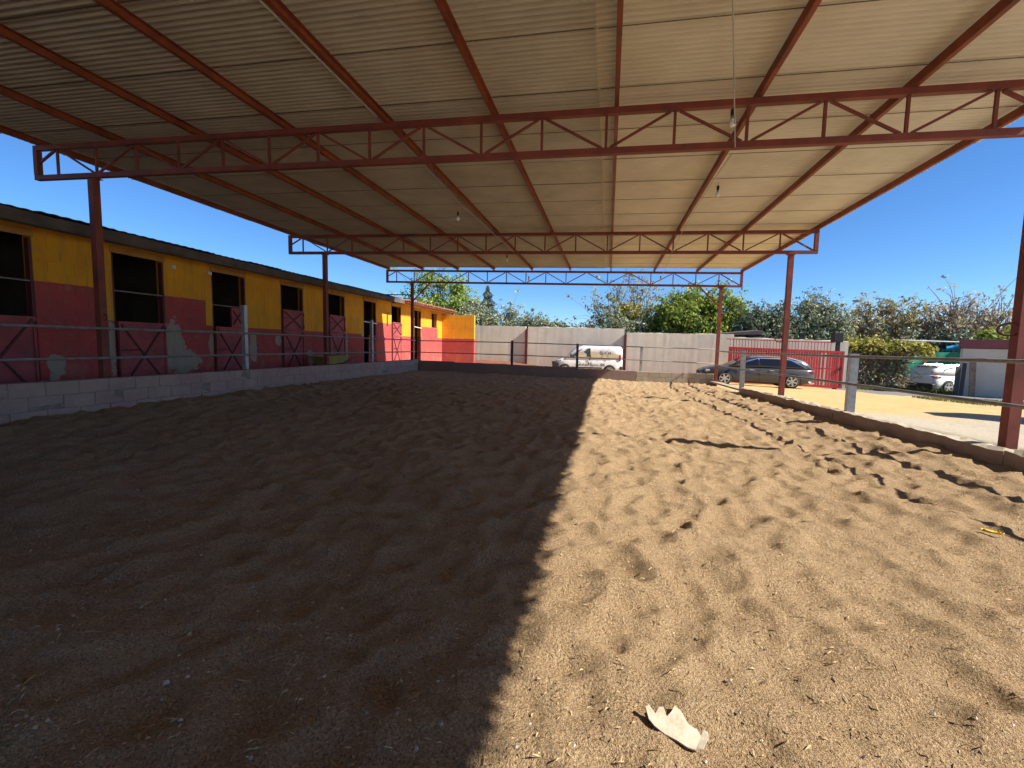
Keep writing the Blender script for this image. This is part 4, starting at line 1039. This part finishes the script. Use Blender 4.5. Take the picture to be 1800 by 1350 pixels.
# conifer
cxp = at(857, 502, 40); t = thing('conifer', 'narrow pointed conifer standing above the olives over the grey wall', 'tree', GB, (cxp.x, 40, gz(cxp.x, 40)))
rs = np.random.RandomState(9); H = cxp.z - gz(cxp.x, 40); P = []; T = []
for i in range(7500):
    h = 1 - rs.rand() ** .62; r = (1 - h) ** .75 * 1.45 * (.35 + .65 * rs.rand() ** .4) * (1 + .3 * math.sin(h * 46)); an = rs.rand() * 6.283 + .0
    r *= 1 + .25 * math.sin(an * 3 + h * 9)
    P.append((r * math.cos(an), r * math.sin(an), H * (.20 + .80 * h) - .22 * r)); T.append(rs.rand() * .7)
P = np.array(P); leaf_mesh('crown', P, np.stack([P[:, 0], P[:, 1], np.full(len(P), .3)], 1), .10, np.array(T), M['leaf_conifer'], t, .35)
MB().path([(0, 0, 0), (0, 0, H * .97)], [.14, .02], 7).build('trunk', M['bark'], t)
tree_at('tree_of_heaven', 'sparse high tree with drooping leaf sprays over the middle wall joint', (1026, 1172, 486, 640), 38, leafm=M['leaf_spray'], nl=4200, lsize=.12, seed=12, clumps=80, gold=.22, flat=.6, group=GB, shell=.15, csize=.9, tipf=.9, tipr=1.5, trunk_r=.14, fork=-.1)
tree_at('tree_of_heaven', 'slim yellowing tree inside the sparse high tree over the wall', (1080, 1130, 525, 592), 37, leafm=M['leaf_gold'], nl=1700, lsize=.13, seed=13, clumps=14, gold=.4, group=GB, trunk_r=.1)
tree_at('olive_tree', 'round grey olive bush before the sparse high tree', (1046, 1140, 548, 640), 35, leafm=M['leaf_olive'], nl=4200, lsize=.09, seed=14, clumps=20, group=OL)
tree_at('mulberry_tree', 'broad dense green tree with yellow tips behind the far right post', (1130, 1328, 500, 650), 36, leafm=M['leaf_dense'], nl=20000, lsize=.13, seed=15, clumps=130, csize=.62, gold=.22, group=GB, trunk_r=.25)
tree_at('olive_tree', 'dark olive tree right of the broad green tree', (1280, 1402, 534, 650), 34, leafm=M['leaf_dark'], nl=11000, lsize=.10, seed=16, clumps=70, csize=.7, group=OL)
tree_at('olive_tree', 'tall grey green olive tree above the red gate', (1372, 1494, 514, 650), 36, leafm=M['leaf_olive'], nl=12000, lsize=.10, seed=17, clumps=80, csize=.7, group=OL)
tree_at('autumn_tree', 'spreading rust tinged tree right of the black pillar box', (1472, 1634, 524, 640), 38, leafm=M['leaf_rust'], bark=M['twig'], nl=5200, lsize=.12, seed=18, clumps=95, gold=.25, flat=.55, shell=.2, csize=.9, tipf=.9, tipr=1.5, group=GB, trunk_r=.2, fork=-.3)
tree_at('autumn_tree', 'half bare pinkish tree with several stems left of the right post', (1608, 1795, 508, 655), 37, leafm=M['leaf_pale'], bark=M['twig'], nl=3800, lsize=.11, seed=19, clumps=110, gold=.2, flat=.6, shell=.15, csize=.9, tipf=.95, tipr=1.5, group=GB, trunk_r=.26, fork=-.5)
tree_at('olive_tree', 'low olive behind the green tarpaulin', (1560, 1668, 582, 655), 35, leafm=M['leaf_olive'], nl=4200, lsize=.10, seed=20, clumps=22, group=OL)
tree_at('holm_oak', 'dark bushy tree behind the left corner of the hut', (1645, 1730, 584, 650), 34.5, leafm=M['leaf_dark'], nl=4200, lsize=.11, seed=21, clumps=24, group=GB)
tree_at('fig_tree', 'bright green bush topping the maroon hut parapet', (1722, 1830, 578, 640), 32, leafm=M['leaf_dense'], nl=4000, lsize=.14, seed=22, clumps=22, gold=.35, group=GB)
# vine hedge on a wire fence right of the gate
vh = thing('vine_fence', 'wire fence overgrown with dry vines and a yellowing leafy top beside the gate', 'hedge')
rs = np.random.RandomState(31); b = MB(); VY = 30.0; va, vb = at(1487, 640, VY).x, at(1592, 640, VY).x
for i in range(1000):
    x = rs.uniform(va, vb); z = rs.uniform(-2.0, .35); d = rs.normal(0, .35, 3)
    p = np.array([x, VY + rs.uniform(-.3, .3), z]); b.path([p, p + d * .5 + rs.normal(0, .06, 3), p + d], [.02, .015, .008], 4, False)
b.build('dry_stems', M['twig'], vh)['kind'] = 'stuff'
for x in np.linspace(va, vb, 4): MB().path([(x, VY, -2.3), (x, VY, .45)], .035, 6).build('post', M['galv'], vh)
n = 2100; x = rs.uniform(va - .2, vb + 1.2, n); zt = .52 + .10 * np.sin(x * 2.3) + .10 * np.sin(x * 5.1) - .16 * np.clip(x - vb + .4, 0, 3)
P = np.stack([x, VY + rs.normal(0, .35, n), zt + .16 * rs.normal(0, 1, n) - np.abs(rs.normal(0, .24, n))], 1)
leaf_mesh('leafy_top', P, np.tile((0, -.4, .8), (n, 1)), .11, rs.rand(n) * .75 + (rs.rand(n) < .3) * .35, M['leaf_gold'], vh, .7, rs)['kind'] = 'stuff'
n = 1800; x = rs.uniform(va, vb, n); P = np.stack([x, VY + rs.normal(0, .25, n), rs.uniform(-2.0, .2, n)], 1)
leaf_mesh('dry_leaves', P, np.tile((0, -.8, .4), (n, 1)), .07, rs.rand(n) * .6, M['leaf_rust'], vh, .7, rs)['kind'] = 'stuff'
# grass along the edges of the yard
def grass(name, label, area, n, h, seed):
    rs = np.random.RandomState(seed); x0, x1, y0, y1 = area
    x = rs.uniform(x0, x1, n); y = rs.uniform(y0, y1, n)
    keep = vnoise(x * .9, y * .9, 3) + .25 > rs.rand(n) * .55; x = x[keep]; y = y[keep]; n = len(x)
    z = ground_z(x, y); a = rs.uniform(0, 6.28, n); hh = h * rs.uniform(.4, 1.2, n); wd = .012 + .02 * rs.rand(n); lx = rs.normal(0, .4, n) * hh; ly = rs.normal(0, .4, n) * hh
    c, s = np.cos(a) * wd, np.sin(a) * wd
    co = np.stack([np.stack([x - c, y - s, z - .03], 1), np.stack([x + c, y + s, z - .03], 1), np.stack([x + lx, y + ly, z + hh], 1)], 1).reshape(-1, 3)
    me = bpy.data.meshes.new(name); me.vertices.add(3 * n); me.vertices.foreach_set('co', co.reshape(-1).astype(np.float32))
    me.loops.add(3 * n); me.loops.foreach_set('vertex_index', np.arange(3 * n, dtype=np.int32)); me.polygons.add(n); me.polygons.foreach_set('loop_start', np.arange(0, 3 * n, 3, dtype=np.int32)); me.update(); me.validate()
    at_ = me.attributes.new('tone', 'FLOAT', 'FACE'); at_.data.foreach_set('value', rs.rand(n).astype(np.float32)); me.materials.append(M['grass'])
    o = link(name, me); tag(o, label, 'grass', None, 'stuff')
grass('grass_strip', 'dry grass at the foot of the vine fence and tarpaulin', (12.5, 19.0, 28.6, 31.5), 9000, .30, 41)
grass('grass_strip', 'short green weeds along the road edge before the hut', (11.5, 17.5, 16.5, 20.5), 9000, .10, 42)

# ------------------------------------------------------------------ small things on the sand
def scrap(pts, z, name, label, cat, m, th=.004, curl=.01, seed=1):
    r = random.Random(seed); n = len(pts); A = np.array([(x, y, 1.0) for x, y in pts]); hh = np.array([SAND_H(x, y) for x, y in pts])
    co = np.linalg.lstsq(A, hh, rcond=None)[0]; lift = float((hh - A @ co).max()) * .95 + .004
    top = [(x, y, float(np.array((x, y, 1.0)) @ co) + lift + r.uniform(-.25, 1) * curl) for x, y in pts]
    bm = bmesh.new(); f = bm.faces.new([bm.verts.new(p) for p in top]); bmesh.ops.triangulate(bm, faces=[f])
    g = bmesh.ops.extrude_face_region(bm, geom=bm.faces[:]); bmesh.ops.translate(bm, verts=[e for e in g['geom'] if isinstance(e, bmesh.types.BMVert)], vec=(0, 0, -th))
    bmesh.ops.recalc_face_normals(bm, faces=bm.faces); me = bpy.data.meshes.new(name); bm.to_mesh(me); bm.free(); me.materials.append(m)
    return tag(link(name, me), label, cat)
pz = lambda x, y: SAND_H(x, y)
def px_on_sand(px, py):
    z = -1.2
    for _ in range(6):
        d = rt2 * ((px - 900) / F_) - up2 * ((py - 675) / F_) + fw; p = d * (z / d.z); z = SAND_H(p.x, p.y)
    return p
outline = [(1134, 1258), (1140, 1254), (1152, 1260), (1158, 1252), (1166, 1250), (1172, 1262), (1180, 1256), (1186, 1246), (1196, 1250), (1202, 1256), (1200, 1264), (1210, 1272), (1222, 1279), (1224, 1292), (1232, 1302), (1236, 1295), (1244, 1298), (1245, 1310), (1236, 1326), (1222, 1328), (1208, 1323), (1190, 1311), (1168, 1296), (1150, 1284), (1140, 1274)]
q = [px_on_sand(*p) for p in outline]
zc = sum(SAND_H(p.x, p.y) for p in q) / len(q) + .006
scrap([(p.x, p.y) for p in q], zc + .004, 'cardboard_scrap', 'torn pale cardboard scrap lying on the sunlit sand in front', 'scrap', M['paper'], .004, .006, 4)
p0, p1 = px_on_sand(1725, 936), px_on_sand(1764, 945)
b = MB(); n = 10
for i in range(n + 1):
    t = i / n; wv = .022 * math.sin(math.pi * min(1, t * .9 + .08)) + .003; c = p0.lerp(p1, t); z = max(SAND_H(p0.x, p0.y), SAND_H(p1.x, p1.y)) + .012 + .03 * (t - .5) ** 2
    b.v += [(c.x - wv * .3, c.y + wv, z + .012), (c.x, c.y, z), (c.x + wv * .3, c.y - wv, z + .010), (c.x, c.y, z - .005)]
for i in range(n):
    for k in range(4): b.f.append((i * 4 + k, i * 4 + (k + 1) % 4, (i + 1) * 4 + (k + 1) % 4, (i + 1) * 4 + k))
b.f += [(0, 1, 2, 3), tuple(n * 4 + k for k in (3, 2, 1, 0))]
tag(b.build('yellow_leaf', M['peel'], None, True), 'curled yellow leaf on the sand near the kerb wall', 'leaf')
# straw flecks and pebbles
rs = np.random.RandomState(77); n = 13000
yy = .8 + 9 * rs.rand(n) ** 2.2; xx = rs.uniform(-1, 1, n) * np.minimum(yy * 1.6 + .4, 7) - yy * .12; ok = (xx > XL + .1) & (xx < 3.5); xx = xx[ok]; yy = yy[ok]; n = len(xx)
zz = np.array([SAND_H(a, c) for a, c in zip(xx, yy)]); a = rs.uniform(0, 6.28, n); L = rs.uniform(.004, .016, n) * (1 + (rs.rand(n) < .06) * 1.6); wd = rs.uniform(.0012, .0026, n)
ca, sa = np.cos(a), np.sin(a); tz = rs.normal(0, .35, n) * L
co = np.stack([np.stack([xx - ca * L, yy - sa * L, zz + .003 - tz], 1), np.stack([xx - sa * wd, yy + ca * wd, zz + .005 + wd], 1), np.stack([xx + ca * L, yy + sa * L, zz + .004 + tz], 1), np.stack([xx + sa * wd, yy - ca * wd, zz + .004], 1)], 1).reshape(-1, 3)
b = MB(); b.v = co.tolist(); b.f = [(4 * i, 4 * i + 1, 4 * i + 2, 4 * i + 3) for i in range(n)]
M['straw'] = simple('straw', (.50, .38, .20), (.30, .20, .10), 30, .8)
tag(b.build('straw_flecks', M['straw'], None, fix=False), 'short straw and wood flecks strewn over the sand', 'straw', None, 'stuff')
b = MB(); n = 650
for i in range(n):
    y = .9 + 8 * rs.rand() ** 2; x = rs.uniform(-1, 1) * min(y * 1.6 + .4, 7) - y * .12
    if not (XL + .1 < x < 3.5): continue
    s = rs.uniform(.004, .011) * (1.8 if rs.rand() < .06 else 1); z = SAND_H(x, y)
    v = [(x + s * rs.uniform(.7, 1.3), y, z), (x - s * rs.uniform(.7, 1.3), y, z), (x, y + s * rs.uniform(.6, 1.1), z), (x, y - s * rs.uniform(.6, 1.1), z), (x + s * .2, y, z + s * rs.uniform(.5, .9)), (x, y, z - s * .6)]
    b.add(v, ((0,2,4),(2,1,4),(1,3,4),(3,0,4),(2,0,5),(1,2,5),(3,1,5),(0,3,5)))
M['pebble'] = simple('pebble', (.50, .41, .31), (.34, .29, .24), 12, .85)
tag(b.build('pebbles', M['pebble']), 'pale pebbles and crumbs scattered on the sand', 'pebbles', None, 'stuff')
